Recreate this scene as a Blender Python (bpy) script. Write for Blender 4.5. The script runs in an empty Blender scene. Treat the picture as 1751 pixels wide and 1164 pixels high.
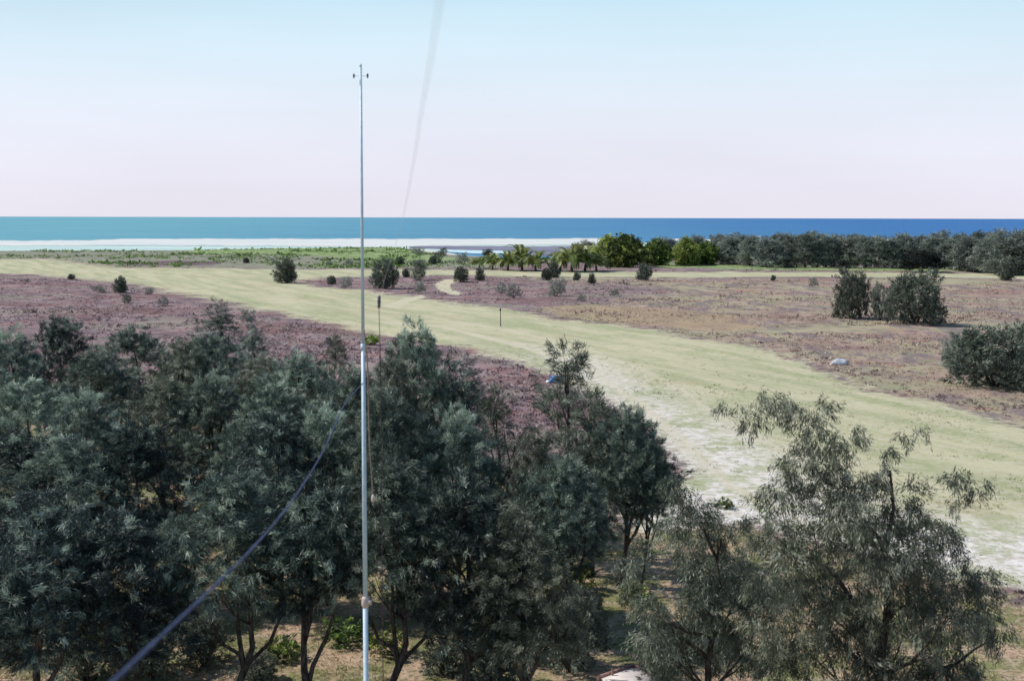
import bpy, math, random
import numpy as np
from mathutils import Vector, Matrix, Euler

sc = bpy.context.scene
col = sc.collection
R = math.radians

# ------------------------------------------------------------------ camera
W0, H0 = 1751.0, 1164.0
FPX = 2200.0
CAM_H = 12.0
THETA = math.atan(210.0 / FPX)          # pitch below the horizontal
ROLL = R(0.13)
cd = bpy.data.cameras.new("camera")
cam = bpy.data.objects.new("camera", cd); col.objects.link(cam)
sc.camera = cam
cd.sensor_width = 36.0
cd.lens = 36.0 * FPX / W0
cd.clip_start = 0.1
cd.clip_end = 120000.0
cam.location = (0, 0, CAM_H)
cam.rotation_euler = (Matrix.Rotation(math.pi / 2 - THETA, 4, 'X') @ Matrix.Rotation(ROLL, 4, 'Z')).to_euler()
cd.dof.use_dof = True
cd.dof.focus_distance = 300.0
cd.dof.aperture_fstop = 2.3

# ------------------------------------------------------------------ light
SUN_EL, SUN_AZ_LEFT = R(47), R(84)      # sun to the left of the view and slightly beyond
sdir = Vector((-math.sin(SUN_AZ_LEFT) * math.cos(SUN_EL), math.cos(SUN_AZ_LEFT) * math.cos(SUN_EL), math.sin(SUN_EL)))
world = bpy.data.worlds.new("World"); sc.world = world
world.use_nodes = True
wn, wl = world.node_tree.nodes, world.node_tree.links
wn.clear()
wo = wn.new('ShaderNodeOutputWorld'); wb = wn.new('ShaderNodeBackground'); ws = wn.new('ShaderNodeTexSky')
ws.sky_type = 'NISHITA'; ws.sun_disc = False
ws.sun_elevation = SUN_EL
ws.sun_rotation = -SUN_AZ_LEFT
ws.altitude = 0; ws.air_density = 1.0; ws.dust_density = 0.6; ws.ozone_density = 1.5
wm = wn.new('ShaderNodeMix'); wm.data_type = 'RGBA'; wm.blend_type = 'MULTIPLY'
wm.inputs[0].default_value = 1.0
SKY_TINT = (1.0, 0.93, 1.0, 1)
wm.inputs[7].default_value = SKY_TINT
wl.new(ws.outputs[0], wm.inputs[6])
# pale humid air towards the horizon, the same all round
wt = wn.new('ShaderNodeTexCoord'); wx = wn.new('ShaderNodeSeparateXYZ'); wr = wn.new('ShaderNodeValToRGB')
wl.new(wt.outputs['Generated'], wx.inputs[0]); wl.new(wx.outputs[2], wr.inputs[0])
wr.color_ramp.interpolation = 'B_SPLINE'
SKY = [(0.0, (0.87, 0.84, 0.96)), (0.05, (0.86, 0.86, 0.99)), (0.10, (0.82, 0.91, 1.0)), (0.17, (0.62, 0.88, 1.0)), (0.30, (0.28, 0.48, 0.68)), (0.60, (0.09, 0.18, 0.36)), (1.0, (0.05, 0.11, 0.26))]
while len(wr.color_ramp.elements) < len(SKY): wr.color_ramp.elements.new(0.5)
for e_, (p_, c_) in zip(wr.color_ramp.elements, SKY): e_.position = p_; e_.color = (*c_, 1)
wg = wn.new('ShaderNodeVectorMath'); wg.operation = 'SCALE'; wg.inputs[3].default_value = 1 / 0.11
wno = wn.new('ShaderNodeTexNoise'); wno.inputs['Scale'].default_value = 2.2; wno.inputs['Detail'].default_value = 5
wmp = wn.new('ShaderNodeMapping'); wmp.inputs['Scale'].default_value = (1, 1, 5)      # thin uneven haze, the same all round
wl.new(wt.outputs['Generated'], wmp.inputs[0]); wl.new(wmp.outputs[0], wno.inputs['Vector'])
wmr = wn.new('ShaderNodeMapRange'); wmr.inputs[1].default_value = 0.3; wmr.inputs[2].default_value = 0.7; wmr.inputs[3].default_value = 0.95; wmr.inputs[4].default_value = 1.05
wl.new(wno.outputs[0], wmr.inputs[0])
wv = wn.new('ShaderNodeVectorMath'); wv.operation = 'SCALE'; wl.new(wr.outputs[0], wv.inputs[0]); wl.new(wmr.outputs[0], wv.inputs[3])
wl.new(wv.outputs[0], wg.inputs[0])
wx2 = wn.new('ShaderNodeMix'); wx2.data_type = 'RGBA'; wx2.inputs[0].default_value = 0.88
wl.new(wm.outputs[2], wx2.inputs[6]); wl.new(wg.outputs[0], wx2.inputs[7])
wl.new(wx2.outputs[2], wb.inputs[0]); wl.new(wb.outputs[0], wo.inputs[0])
wb.inputs[1].default_value = 0.11
sl = bpy.data.lights.new("sun", 'SUN'); sl.energy = 4.6; sl.angle = R(0.5); sl.color = (1.0, 0.955, 0.88)
so = bpy.data.objects.new("sun", sl); col.objects.link(so)
so.rotation_euler = (-sdir).to_track_quat('-Z', 'Y').to_euler()
vs = sc.view_settings
vs.view_transform = 'Standard'; vs.look = 'None'; vs.exposure = 0.0; vs.gamma = 1.0
try: vs.use_curve_mapping = False
except Exception: pass
sc.cycles.max_bounces = 6
sc.cycles.transparent_max_bounces = 4

# ------------------------------------------------------------------ helpers
def ray(px, py):
    u, v = px - W0 / 2, H0 / 2 - py
    c, s = math.cos(ROLL), math.sin(ROLL)
    u, v = u * c - v * s, u * s + v * c
    u /= FPX; v /= FPX
    return (u, math.cos(THETA) + v * math.sin(THETA), -math.sin(THETA) + v * math.cos(THETA))
def ground(px, py, z=0.0):
    r = ray(px, py); t = (z - CAM_H) / r[2]
    return (r[0] * t, r[1] * t)
def at(px, py, d):
    r = ray(px, py); t = d / r[1]
    return Vector((r[0] * t, d, CAM_H + r[2] * t))

def tag(o, label=None, cat=None, group=None, kind=None):
    if label: o['label'] = label
    if cat: o['category'] = cat
    if group: o['group'] = group
    if kind: o['kind'] = kind
    return o
def empty(name, loc, rz=0.0, scale=(1, 1, 1)):
    o = bpy.data.objects.new(name, None); col.objects.link(o)
    o.location = loc; o.rotation_euler = (0, 0, rz); o.scale = scale; o.empty_display_size = 0.3
    return o
def link(name, me, mat, parent=None):
    o = bpy.data.objects.new(name, me); col.objects.link(o)
    if mat is not None and not me.materials: me.materials.append(mat)
    if parent: o.parent = parent
    return o
def copy_thing(o, parent=None):
    c = o.copy(); col.objects.link(c); c.parent = parent
    for ch in list(o.children): copy_thing(ch, c)
    return c

def mesh_np(name, verts, quads=None, tris=None, attrs=None, smooth=False):
    me = bpy.data.meshes.new(name)
    verts = np.asarray(verts, np.float32)
    nq = 0 if quads is None else len(quads); nt = 0 if tris is None else len(tris)
    me.vertices.add(len(verts)); me.vertices.foreach_set('co', verts.ravel())
    loops = []
    if nq: loops.append(np.asarray(quads, np.int32).ravel())
    if nt: loops.append(np.asarray(tris, np.int32).ravel())
    loops = np.concatenate(loops)
    me.loops.add(len(loops)); me.loops.foreach_set('vertex_index', loops)
    me.polygons.add(nq + nt)
    st = np.concatenate([np.arange(nq) * 4, nq * 4 + np.arange(nt) * 3]).astype(np.int32)
    me.polygons.foreach_set('loop_start', st)
    if smooth: me.polygons.foreach_set('use_smooth', np.ones(nq + nt, bool))
    me.update(calc_edges=True)
    for k, v in (attrs or {}).items():
        v = np.asarray(v, np.float32)
        if v.ndim == 1:
            a = me.attributes.new(k, 'FLOAT', 'POINT'); a.data.foreach_set('value', v)
        else:
            a = me.attributes.new(k, 'FLOAT_COLOR', 'POINT'); a.data.foreach_set('color', v.ravel())
    return me

def unit(v): return v / np.maximum(np.linalg.norm(v, axis=-1, keepdims=True), 1e-9)

def value_noise(x, y, scale, seed):
    """smooth lattice noise in 0..1"""
    x = x / scale + seed * 17.3; y = y / scale - seed * 9.1
    xi, yi = np.floor(x).astype(np.int64), np.floor(y).astype(np.int64)
    fx, fy = x - xi, y - yi
    fx = fx * fx * (3 - 2 * fx); fy = fy * fy * (3 - 2 * fy)
    def h(a, b):
        n = (a * 374761393 + b * 668265263 + seed * 1442695041) & 0xffffffff
        n = ((n ^ (n >> 13)) * 1274126177) & 0xffffffff
        return ((n ^ (n >> 16)) & 0xffff) / 65535.0
    return (h(xi, yi) * (1 - fx) + h(xi + 1, yi) * fx) * (1 - fy) + (h(xi, yi + 1) * (1 - fx) + h(xi + 1, yi + 1) * fx) * fy

# tubes along polylines -------------------------------------------------
class MB:
    def __init__(s): s.v = []; s.q = []; s.t = []
    def tube(s, pts, radii, n=6, cap=True):
        pts = [Vector(p) for p in pts]
        base0 = len(s.v)
        ref = Vector((0.31, 0.87, 0.2)).normalized()
        for i, p in enumerate(pts):
            d = (pts[min(i + 1, len(pts) - 1)] - pts[max(i - 1, 0)]).normalized()
            a = d.cross(ref)
            if a.length < 1e-3: a = d.cross(Vector((1, 0, 0)))
            a.normalize(); b = d.cross(a)
            for k in range(n):
                th = 2 * math.pi * k / n
                s.v.append(tuple(p + (a * math.cos(th) + b * math.sin(th)) * radii[i]))
        for i in range(len(pts) - 1):
            for k in range(n):
                a0 = base0 + i * n + k; a1 = base0 + i * n + (k + 1) % n
                s.q.append((a0, a1, a1 + n, a0 + n))
        if cap:
            for i, rev in ((0, True), (len(pts) - 1, False)):
                c = len(s.v); s.v.append(tuple(pts[i]))
                for k in range(n):
                    a0 = base0 + i * n + k; a1 = base0 + i * n + (k + 1) % n
                    s.t.append((c, a1, a0) if rev else (c, a0, a1))
    def box(s, c, size, rot=None):
        b = len(s.v); c = Vector(c)
        for z in (-1, 1):
            for y in (-1, 1):
                for x in (-1, 1):
                    v = Vector((x * size[0] / 2, y * size[1] / 2, z * size[2] / 2))
                    if rot is not None: v = rot @ v
                    s.v.append(tuple(c + v))
        for f in ((0, 2, 3, 1), (4, 5, 7, 6), (0, 1, 5, 4), (2, 6, 7, 3), (0, 4, 6, 2), (1, 3, 7, 5)):
            s.q.append(tuple(b + i for i in f))
    def mesh(s, name, smooth=True): return mesh_np(name, s.v, s.q or None, s.t or None, smooth=smooth)

# ------------------------------------------------------------------ materials
def new_mat(name):
    m = bpy.data.materials.new(name); m.use_nodes = True
    nt = m.node_tree; nt.nodes.clear()
    out = nt.nodes.new('ShaderNodeOutputMaterial')
    return m, nt, out
class N:
    """tiny node builder"""
    def __init__(s, nt): s.nt = nt
    def n(s, t, **kw):
        o = s.nt.nodes.new(t)
        for k, v in kw.items(): setattr(o, k, v)
        return o
    def l(s, a, b): s.nt.links.new(a, b)
    def put(s, sock, v):
        if hasattr(v, 'links') or isinstance(v, bpy.types.NodeSocket): s.l(v, sock)
        else: sock.default_value = v
    def math(s, op, a, b=0.0, clamp=False):
        o = s.n('ShaderNodeMath', operation=op, use_clamp=clamp); s.put(o.inputs[0], a); s.put(o.inputs[1], b); return o.outputs[0]
    def mix(s, f, a, b, mode='MIX'):
        o = s.n('ShaderNodeMix', data_type='RGBA', blend_type=mode)
        s.put(o.inputs[0], f)
        for k, v in ((6, a), (7, b)):
            if isinstance(v, tuple): o.inputs[k].default_value = v if len(v) == 4 else (*v, 1)
            else: s.l(v, o.inputs[k])
        return o.outputs[2]
    def noise(s, vec, scale, detail=4, rough=0.55):
        o = s.n('ShaderNodeTexNoise'); o.inputs['Scale'].default_value = scale
        o.inputs['Detail'].default_value = detail; o.inputs['Roughness'].default_value = rough
        if vec is not None: s.l(vec, o.inputs['Vector'])
        return o.outputs[0]
    def ss(s, x, a, b):
        o = s.n('ShaderNodeMapRange', interpolation_type='SMOOTHSTEP')
        s.put(o.inputs[0], x); o.inputs[1].default_value = a; o.inputs[2].default_value = b
        return o.outputs[0]
    def attr(s, name): 
        o = s.n('ShaderNodeAttribute'); o.attribute_name = name; return o
    def pos(s, scale=(1, 1, 1), rz=0.0):
        g = s.n('ShaderNodeNewGeometry'); m = s.n('ShaderNodeMapping')
        m.inputs['Scale'].default_value = scale; m.inputs['Rotation'].default_value = (0, 0, rz)
        if rz:
            m0 = s.n('ShaderNodeMapping'); m0.inputs['Rotation'].default_value = (0, 0, rz)
            m.inputs['Rotation'].default_value = (0, 0, 0)
            s.l(g.outputs['Position'], m0.inputs[0]); s.l(m0.outputs[0], m.inputs[0])
        else: s.l(g.outputs['Position'], m.inputs[0])
        return m.outputs[0]
    def bsdf(s, color, rough=0.8, spec=0.2, bump=None, bstr=0.5, bdist=0.1, metal=0.0):
        o = s.n('ShaderNodeBsdfPrincipled')
        if isinstance(color, tuple): o.inputs['Base Color'].default_value = (*color[:3], 1)
        else: s.l(color, o.inputs['Base Color'])
        s.put(o.inputs['Roughness'], rough); o.inputs['Specular IOR Level'].default_value = spec
        o.inputs['Metallic'].default_value = metal
        if bump is not None:
            b = s.n('ShaderNodeBump'); b.inputs['Strength'].default_value = bstr; b.inputs['Distance'].default_value = bdist
            s.l(bump, b.inputs['Height']); s.l(b.outputs[0], o.inputs['Normal'])
        return o

def foliage_mat(name, dark, mid, light, trans=0.25, rough=0.55, spec=0.25, vary=0.25):
    m, nt, out = new_mat(name); n = N(nt)
    t = n.attr('tint').outputs['Fac']
    c = n.mix(n.ss(t, 0.0, 0.55), dark, mid)
    c = n.mix(n.ss(t, 0.5, 1.0), c, light)
    oi = n.n('ShaderNodeObjectInfo')
    hsv = n.n('ShaderNodeHueSaturation')
    n.l(c, hsv.inputs['Color'])
    v = n.n('ShaderNodeMapRange'); n.l(oi.outputs['Random'], v.inputs[0]); v.inputs[3].default_value = 1 - vary; v.inputs[4].default_value = 1 + vary
    n.l(v.outputs[0], hsv.inputs['Value'])
    w = n.n('ShaderNodeMapRange'); r2 = n.math('FRACT', n.math('MULTIPLY', oi.outputs['Random'], 7.31)); n.l(r2, w.inputs[0]); w.inputs[3].default_value = 0.485; w.inputs[4].default_value = 0.515
    n.l(w.outputs[0], hsv.inputs['Hue']); w.inputs[3].default_value = 0.475
    b = n.bsdf(hsv.outputs[0], rough, spec)
    tr = n.n('ShaderNodeBsdfTranslucent'); n.l(hsv.outputs[0], tr.inputs[0])
    ms = n.n('ShaderNodeMixShader'); ms.inputs[0].default_value = trans
    n.l(b.outputs[0], ms.inputs[1]); n.l(tr.outputs[0], ms.inputs[2]); n.l(ms.outputs[0], out.inputs[0])
    return m
M = {}
M['casuarina'] = foliage_mat('casuarina_needles', (0.026, 0.046, 0.044), (0.10, 0.15, 0.125), (0.48, 0.57, 0.46), 0.25, 0.5, 0.35, 0.3)
M['casuarina_shaded'] = foliage_mat('casuarina_shaded_needles', (0.010, 0.020, 0.024), (0.036, 0.060, 0.055), (0.42, 0.52, 0.42), 0.2, 0.45, 0.4, 0.2)  # casuarina needles darkened, the shade of the front crowns put into the colour
M['casuarina_brown'] = foliage_mat('casuarina_grey_needles', (0.034, 0.045, 0.034), (0.11, 0.135, 0.095), (0.36, 0.39, 0.30), 0.25, 0.45, 0.4, 0.15)
M['belt'] = foliage_mat('belt_needles', (0.10, 0.12, 0.11), (0.205, 0.24, 0.21), (0.37, 0.41, 0.35), 0.2, 0.6, 0.2, 0.2)
M['shrub'] = foliage_mat('shrub_leaves', (0.045, 0.06, 0.05), (0.115, 0.14, 0.11), (0.27, 0.31, 0.24), 0.2, 0.6, 0.25, 0.25)
M['broad'] = foliage_mat('broad_leaves', (0.018, 0.035, 0.015), (0.07, 0.12, 0.03), (0.40, 0.50, 0.13), 0.25, 0.45, 0.35, 0.15)
M['bright'] = foliage_mat('bright_leaves', (0.10, 0.16, 0.03), (0.28, 0.38, 0.07), (0.5, 0.6, 0.15), 0.3, 0.5, 0.25, 0.15)
M['dark'] = foliage_mat('dark_leaves', (0.012, 0.016, 0.018), (0.02, 0.026, 0.024), (0.04, 0.048, 0.045), 0.1, 0.7, 0.1, 0.1)
M['frond'] = foliage_mat('palm_fronds', (0.04, 0.055, 0.02), (0.17, 0.22, 0.07), (0.45, 0.48, 0.20), 0.25, 0.45, 0.35, 0.25)
M['heath'] = foliage_mat('heath_stems', (0.14, 0.10, 0.11), (0.31, 0.225, 0.23), (0.47, 0.43, 0.41), 0.15, 0.8, 0.1, 0.0)
M['grey_heath'] = foliage_mat('grey_heath_stems', (0.20, 0.16, 0.15), (0.40, 0.32, 0.26), (0.55, 0.50, 0.38), 0.15, 0.8, 0.1, 0.0)
M['grass'] = foliage_mat('grass_blades', (0.10, 0.15, 0.05), (0.30, 0.30, 0.15), (0.45, 0.37, 0.24), 0.3, 0.7, 0.1, 0.0)
M['creeper'] = foliage_mat('creeper_leaves', (0.06, 0.13, 0.03), (0.16, 0.27, 0.08), (0.30, 0.42, 0.16), 0.25, 0.6, 0.2, 0.0)

def bark():
    m, nt, out = new_mat('bark'); n = N(nt)
    nz = n.noise(n.pos((6, 6, 1.5)), 3, 5)
    c = n.mix(n.ss(nz, 0.35, 0.7), (0.035, 0.028, 0.026), (0.12, 0.10, 0.09))
    n.l(n.bsdf(c, 0.9, 0.1, nz, 0.6, 0.02).outputs[0], out.inputs[0]); return m
M['bark'] = bark()
def simple(name, c1, c2, scale=4, rough=0.6, spec=0.3, bump=0.3, metal=0.0):
    m, nt, out = new_mat(name); n = N(nt)
    nz = n.noise(n.pos(), scale, 6)
    c = n.mix(n.ss(nz, 0.3, 0.7), c1, c2)
    n.l(n.bsdf(c, rough, spec, nz, bump, 0.02, metal).outputs[0], out.inputs[0]); return m
M['pole'] = simple('painted_pole', (0.42, 0.57, 0.68), (0.54, 0.68, 0.77), 9, 0.4, 0.5, 0.1)
M['collar'] = simple('collar_metal', (0.45, 0.36, 0.33), (0.6, 0.5, 0.45), 20, 0.5, 0.5)
M['insulator'] = simple('insulator_ceramic', (0.05, 0.06, 0.08), (0.10, 0.11, 0.14), 20, 0.3, 0.5)
M['cable'] = simple('blue_cable', (0.03, 0.045, 0.11), (0.06, 0.085, 0.18), 6, 0.6, 0.15, 0.2)
M['wire'] = simple('pale_wire', (0.65, 0.80, 0.86), (0.75, 0.86, 0.9), 6, 0.5, 0.4)
M['brown_rope'] = simple('brown_rope', (0.20, 0.15, 0.12), (0.34, 0.27, 0.22), 30, 0.9, 0.1)
M['dark_rope'] = simple('dark_rope', (0.05, 0.035, 0.04), (0.10, 0.07, 0.08), 30, 0.9, 0.1)
M['stone'] = simple('pale_stone', (0.36, 0.40, 0.46), (0.55, 0.58, 0.62), 3, 0.8, 0.2, 0.6)
M['tarp'] = simple('blue_tarp', (0.05, 0.16, 0.42), (0.10, 0.26, 0.58), 6, 0.5, 0.4)
M['white_cloth'] = simple('white_cloth', (0.6, 0.62, 0.66), (0.75, 0.77, 0.8), 6, 0.7, 0.2)
M['concrete'] = simple('pale_concrete', (0.50, 0.45, 0.44), (0.70, 0.65, 0.63), 2.2, 0.9, 0.2, 0.4)
M['timber'] = simple('red_timber', (0.20, 0.11, 0.10), (0.36, 0.22, 0.19), 8, 0.8, 0.2, 0.4)

# ------------------------------------------------------------------ ground
def poly_sd(P, poly):
    """signed distance, positive inside"""
    poly = np.asarray(poly, float); n = len(poly)
    best = np.full(len(P), 1e18); inside = np.zeros(len(P), bool)
    for i in range(n):
        a, b = poly[i], poly[(i + 1) % n]
        e = b - a; w = P - a
        t = np.clip((w @ e) / max(e @ e, 1e-9), 0, 1)
        best = np.minimum(best, ((w - t[:, None] * e) ** 2).sum(1))
        c = (a[1] > P[:, 1]) != (b[1] > P[:, 1])
        with np.errstate(divide='ignore', invalid='ignore'):
            xx = (b[0] - a[0]) * (P[:, 1] - a[1]) / (b[1] - a[1]) + a[0]
        inside ^= c & (P[:, 0] < xx)
    d = np.sqrt(best)
    return np.where(inside, d, -d)
def G(pts, z=0.0): return [ground(x, y, z) for x, y in pts]

# outlines walked round on the ground
SHORE = G([(-900, 426), (-300, 427), (0, 428), (150, 427), (300, 427), (450, 424), (600, 422), (700, 422), (745, 427), (790, 434), (870, 439), (950, 440), (1010, 434),
           (1060, 428), (1150, 425), (1300, 424), (1500, 424), (1751, 424), (2100, 424), (2700, 426)])
LAND = SHORE + [(900, 60), (900, -900), (-900, -900), (-900, 60)]
STRIP = G([(-500, 448), (-200, 446), (0, 443), (90, 442), (140, 450), (210, 458), (330, 459), (480, 460), (640, 461), (760, 462), (900, 464), (1000, 463), (1120, 466), (1300, 465), (1500, 466), (1751, 467), (2300, 468),
           (2300, 479), (1751, 477), (1500, 474), (1300, 473), (1120, 474), (1000, 474), (880, 473), (800, 471), (700, 471), (560, 474), (500, 480), (545, 490), (620, 497), (680, 506), (760, 517), (830, 524), (900, 532), (940, 545), (1050, 553),
           (1130, 565), (1220, 585), (1300, 597), (1385, 622), (1425, 640), (1475, 662), (1560, 680), (1640, 697), (1751, 728), (2050, 800), (2500, 930),
           (2300, 1160), (1900, 1040), (1751, 1010), (1600, 985), (1480, 950), (1380, 925), (1290, 905), (1220, 900), (1150, 915), (1090, 912), (1070, 880), (1110, 840), (1180, 812), (1120, 760), (1060, 705), (1000, 665), (950, 640), (880, 618), (790, 592), (700, 580),
           (620, 566), (560, 553), (480, 536), (400, 518), (330, 505), (275, 494), (200, 483), (120, 475), (60, 471), (0, 469), (-300, 468), (-500, 468)])
PATH = G([(742, 484), (760, 478), (790, 476), (800, 480), (770, 484), (772, 492), (790, 500), (778, 503), (752, 496)])
PATH2 = G([(650, 524), (690, 511), (722, 505), (728, 509), (700, 517), (680, 528)])
GREEN = G([(-900, 420), (0, 420), (700, 418), (1000, 425), (1050, 436), (930, 450), (860, 458), (640, 460), (480, 459), (330, 458), (200, 456), (80, 441), (0, 442), (-300, 438), (-900, 440)])
BGREEN = G([(300, 420), (700, 416), (720, 432), (800, 445), (640, 444), (520, 436), (330, 434)])
BELTG = G([(1120, 448), (1300, 452), (1500, 455), (1751, 458), (2300, 458), (2300, 466), (1751, 465), (1500, 464), (1250, 461), (1120, 458)])
RIGHT = G([(880, 474), (1120, 475), (1751, 479), (2600, 482), (3000, 900), (2300, 1000), (2050, 800), (1751, 728), (1640, 697), (1475, 662), (1385, 622), (1300, 597), (1130, 565), (1000, 548), (900, 530), (1000, 520), (1150, 500), (1100, 488), (960, 484)])
ORANGE = G([(930, 524), (1000, 520), (1090, 525), (1250, 540), (1300, 560), (1180, 560), (1060, 548), (960, 540)])
DARKP = G([(210, 449), (300, 446), (380, 446), (370, 452), (280, 454), (210, 453)])
SANDY = G([(1080, 720), (1150, 740), (1240, 800), (1400, 850), (1600, 880), (1751, 900), (2100, 950), (2100, 1100), (1751, 1020), (1600, 1000), (1300, 915), (1080, 930), (1040, 880), (1100, 830)])
SANDL = G([(880, 590), (1000, 612), (1150, 680), (1350, 790), (1400, 850), (1240, 850), (1120, 745), (1040, 690), (950, 632)])
TR1 = G([(640, 549), (760, 556), (880, 586), (1000, 622), (1100, 686), (1180, 755), (1260, 830), (1400, 900), (1380, 902), (1240, 832), (1160, 757), (1085, 690), (990, 627), (870, 590), (750, 559), (640, 551)])
TR2 = G([(560, 520), (700, 535), (860, 560), (1000, 590), (1130, 640), (1260, 720), (1400, 800), (1600, 880), (1585, 885), (1380, 804), (1240, 724), (1115, 645), (990, 594), (850, 563), (700, 537), (560, 522)])
NEAR = G([(-800, 1400), (-800, 700), (0, 690), (500, 730), (1000, 850), (1070, 900), (1290, 905), (1700, 1010), (2200, 1160), (2200, 1600)]) + [(60, -80), (-60, -80)]

angs = np.concatenate([np.linspace(-180, -34, 50, endpoint=False), np.linspace(-34, 34, 420, endpoint=False), np.linspace(34, 180, 50, endpoint=False)])
rads = np.concatenate([np.linspace(0.5, 18, 12, endpoint=False), np.exp(np.linspace(math.log(18), math.log(560), 380)), [600, 660, 740]])
A_, D_ = np.meshgrid(np.radians(angs), rads)
GX, GY = (np.sin(A_) * D_).ravel(), (np.cos(A_) * D_).ravel()
P = np.stack([GX, GY], 1)
na, nr = len(angs), len(rads)
def sm(x, a, b):
    t = np.clip((x - a) / (b - a), 0, 1); return t * t * (3 - 2 * t)
def msk(poly, w): return sm(poly_sd(P, poly), -w, w)
def masks(P):
    dist = np.hypot(P[:, 0], P[:, 1])
    w = np.clip(dist * 0.012, 0.7, 6)
    f = lambda poly, k=1.0: np.clip(poly_sd(P, poly) / (w * k) * 0.5 + 0.5, 0, 1)
    s = f(STRIP, 2.2); pth = np.maximum(f(PATH, .5), f(PATH2, .5)); g = f(GREEN); bg = np.maximum(f(BGREEN, 1.5), f(BELTG))
    r = f(RIGHT, 3); o = f(ORANGE, 1.5); dp = f(DARKP); sa = np.maximum(f(SANDY, 4), f(SANDL, 3) * 0.95); ne = f(NEAR, 5)
    tr = np.maximum(f(TR1, .8), f(TR2, .8) * 0.8)
    return dict(track=tr, strip=s, path=pth, green=g, bgreen=bg, right=r, orange=o, darkp=dp, sandy=sa, near=ne)
mk = masks(P)
land_sd = poly_sd(P, LAND)
def height(x, y, strip, lsd):
    n1 = value_noise(x, y, 23.0, 1) - 0.5; n2 = value_noise(x, y, 6.0, 2) - 0.5; n3 = value_noise(x, y, 1.7, 3) - 0.5
    rough = 1 - 0.8 * strip
    far = sm(np.hypot(x, y), 20, 60)
    h = n1 * 0.5 * far * rough + n2 * 0.28 * rough + n3 * 0.10 * rough
    h = h * sm(lsd, 0, 40)
    return h - 2.6 * (1 - sm(lsd, -22, 10))
GZ = height(GX, GY, mk['strip'], land_sd)
def gz(x, y):
    p = np.array([[x, y]], float)
    return float(height(p[:, 0], p[:, 1], np.clip(poly_sd(p, STRIP) / 1.5 * .5 + .5, 0, 1), poly_sd(p, LAND))[0])
idx = np.arange(na * nr).reshape(nr, na)
q = np.stack([idx[:-1], np.roll(idx, -1, 1)[:-1], np.roll(idx, -1, 1)[1:], idx[1:]], -1).reshape(-1, 4)
q = q[:, ::-1]
ctr = idx[0]
colA = np.stack([mk['strip'], mk['green'], mk['bgreen'], mk['path']], 1)
colB = np.stack([mk['right'], mk['orange'], mk['darkp'], mk['sandy']], 1)
colC = np.stack([mk['near'], sm(land_sd, 0, 14), mk['track'], np.ones(len(P))], 1)

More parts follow.
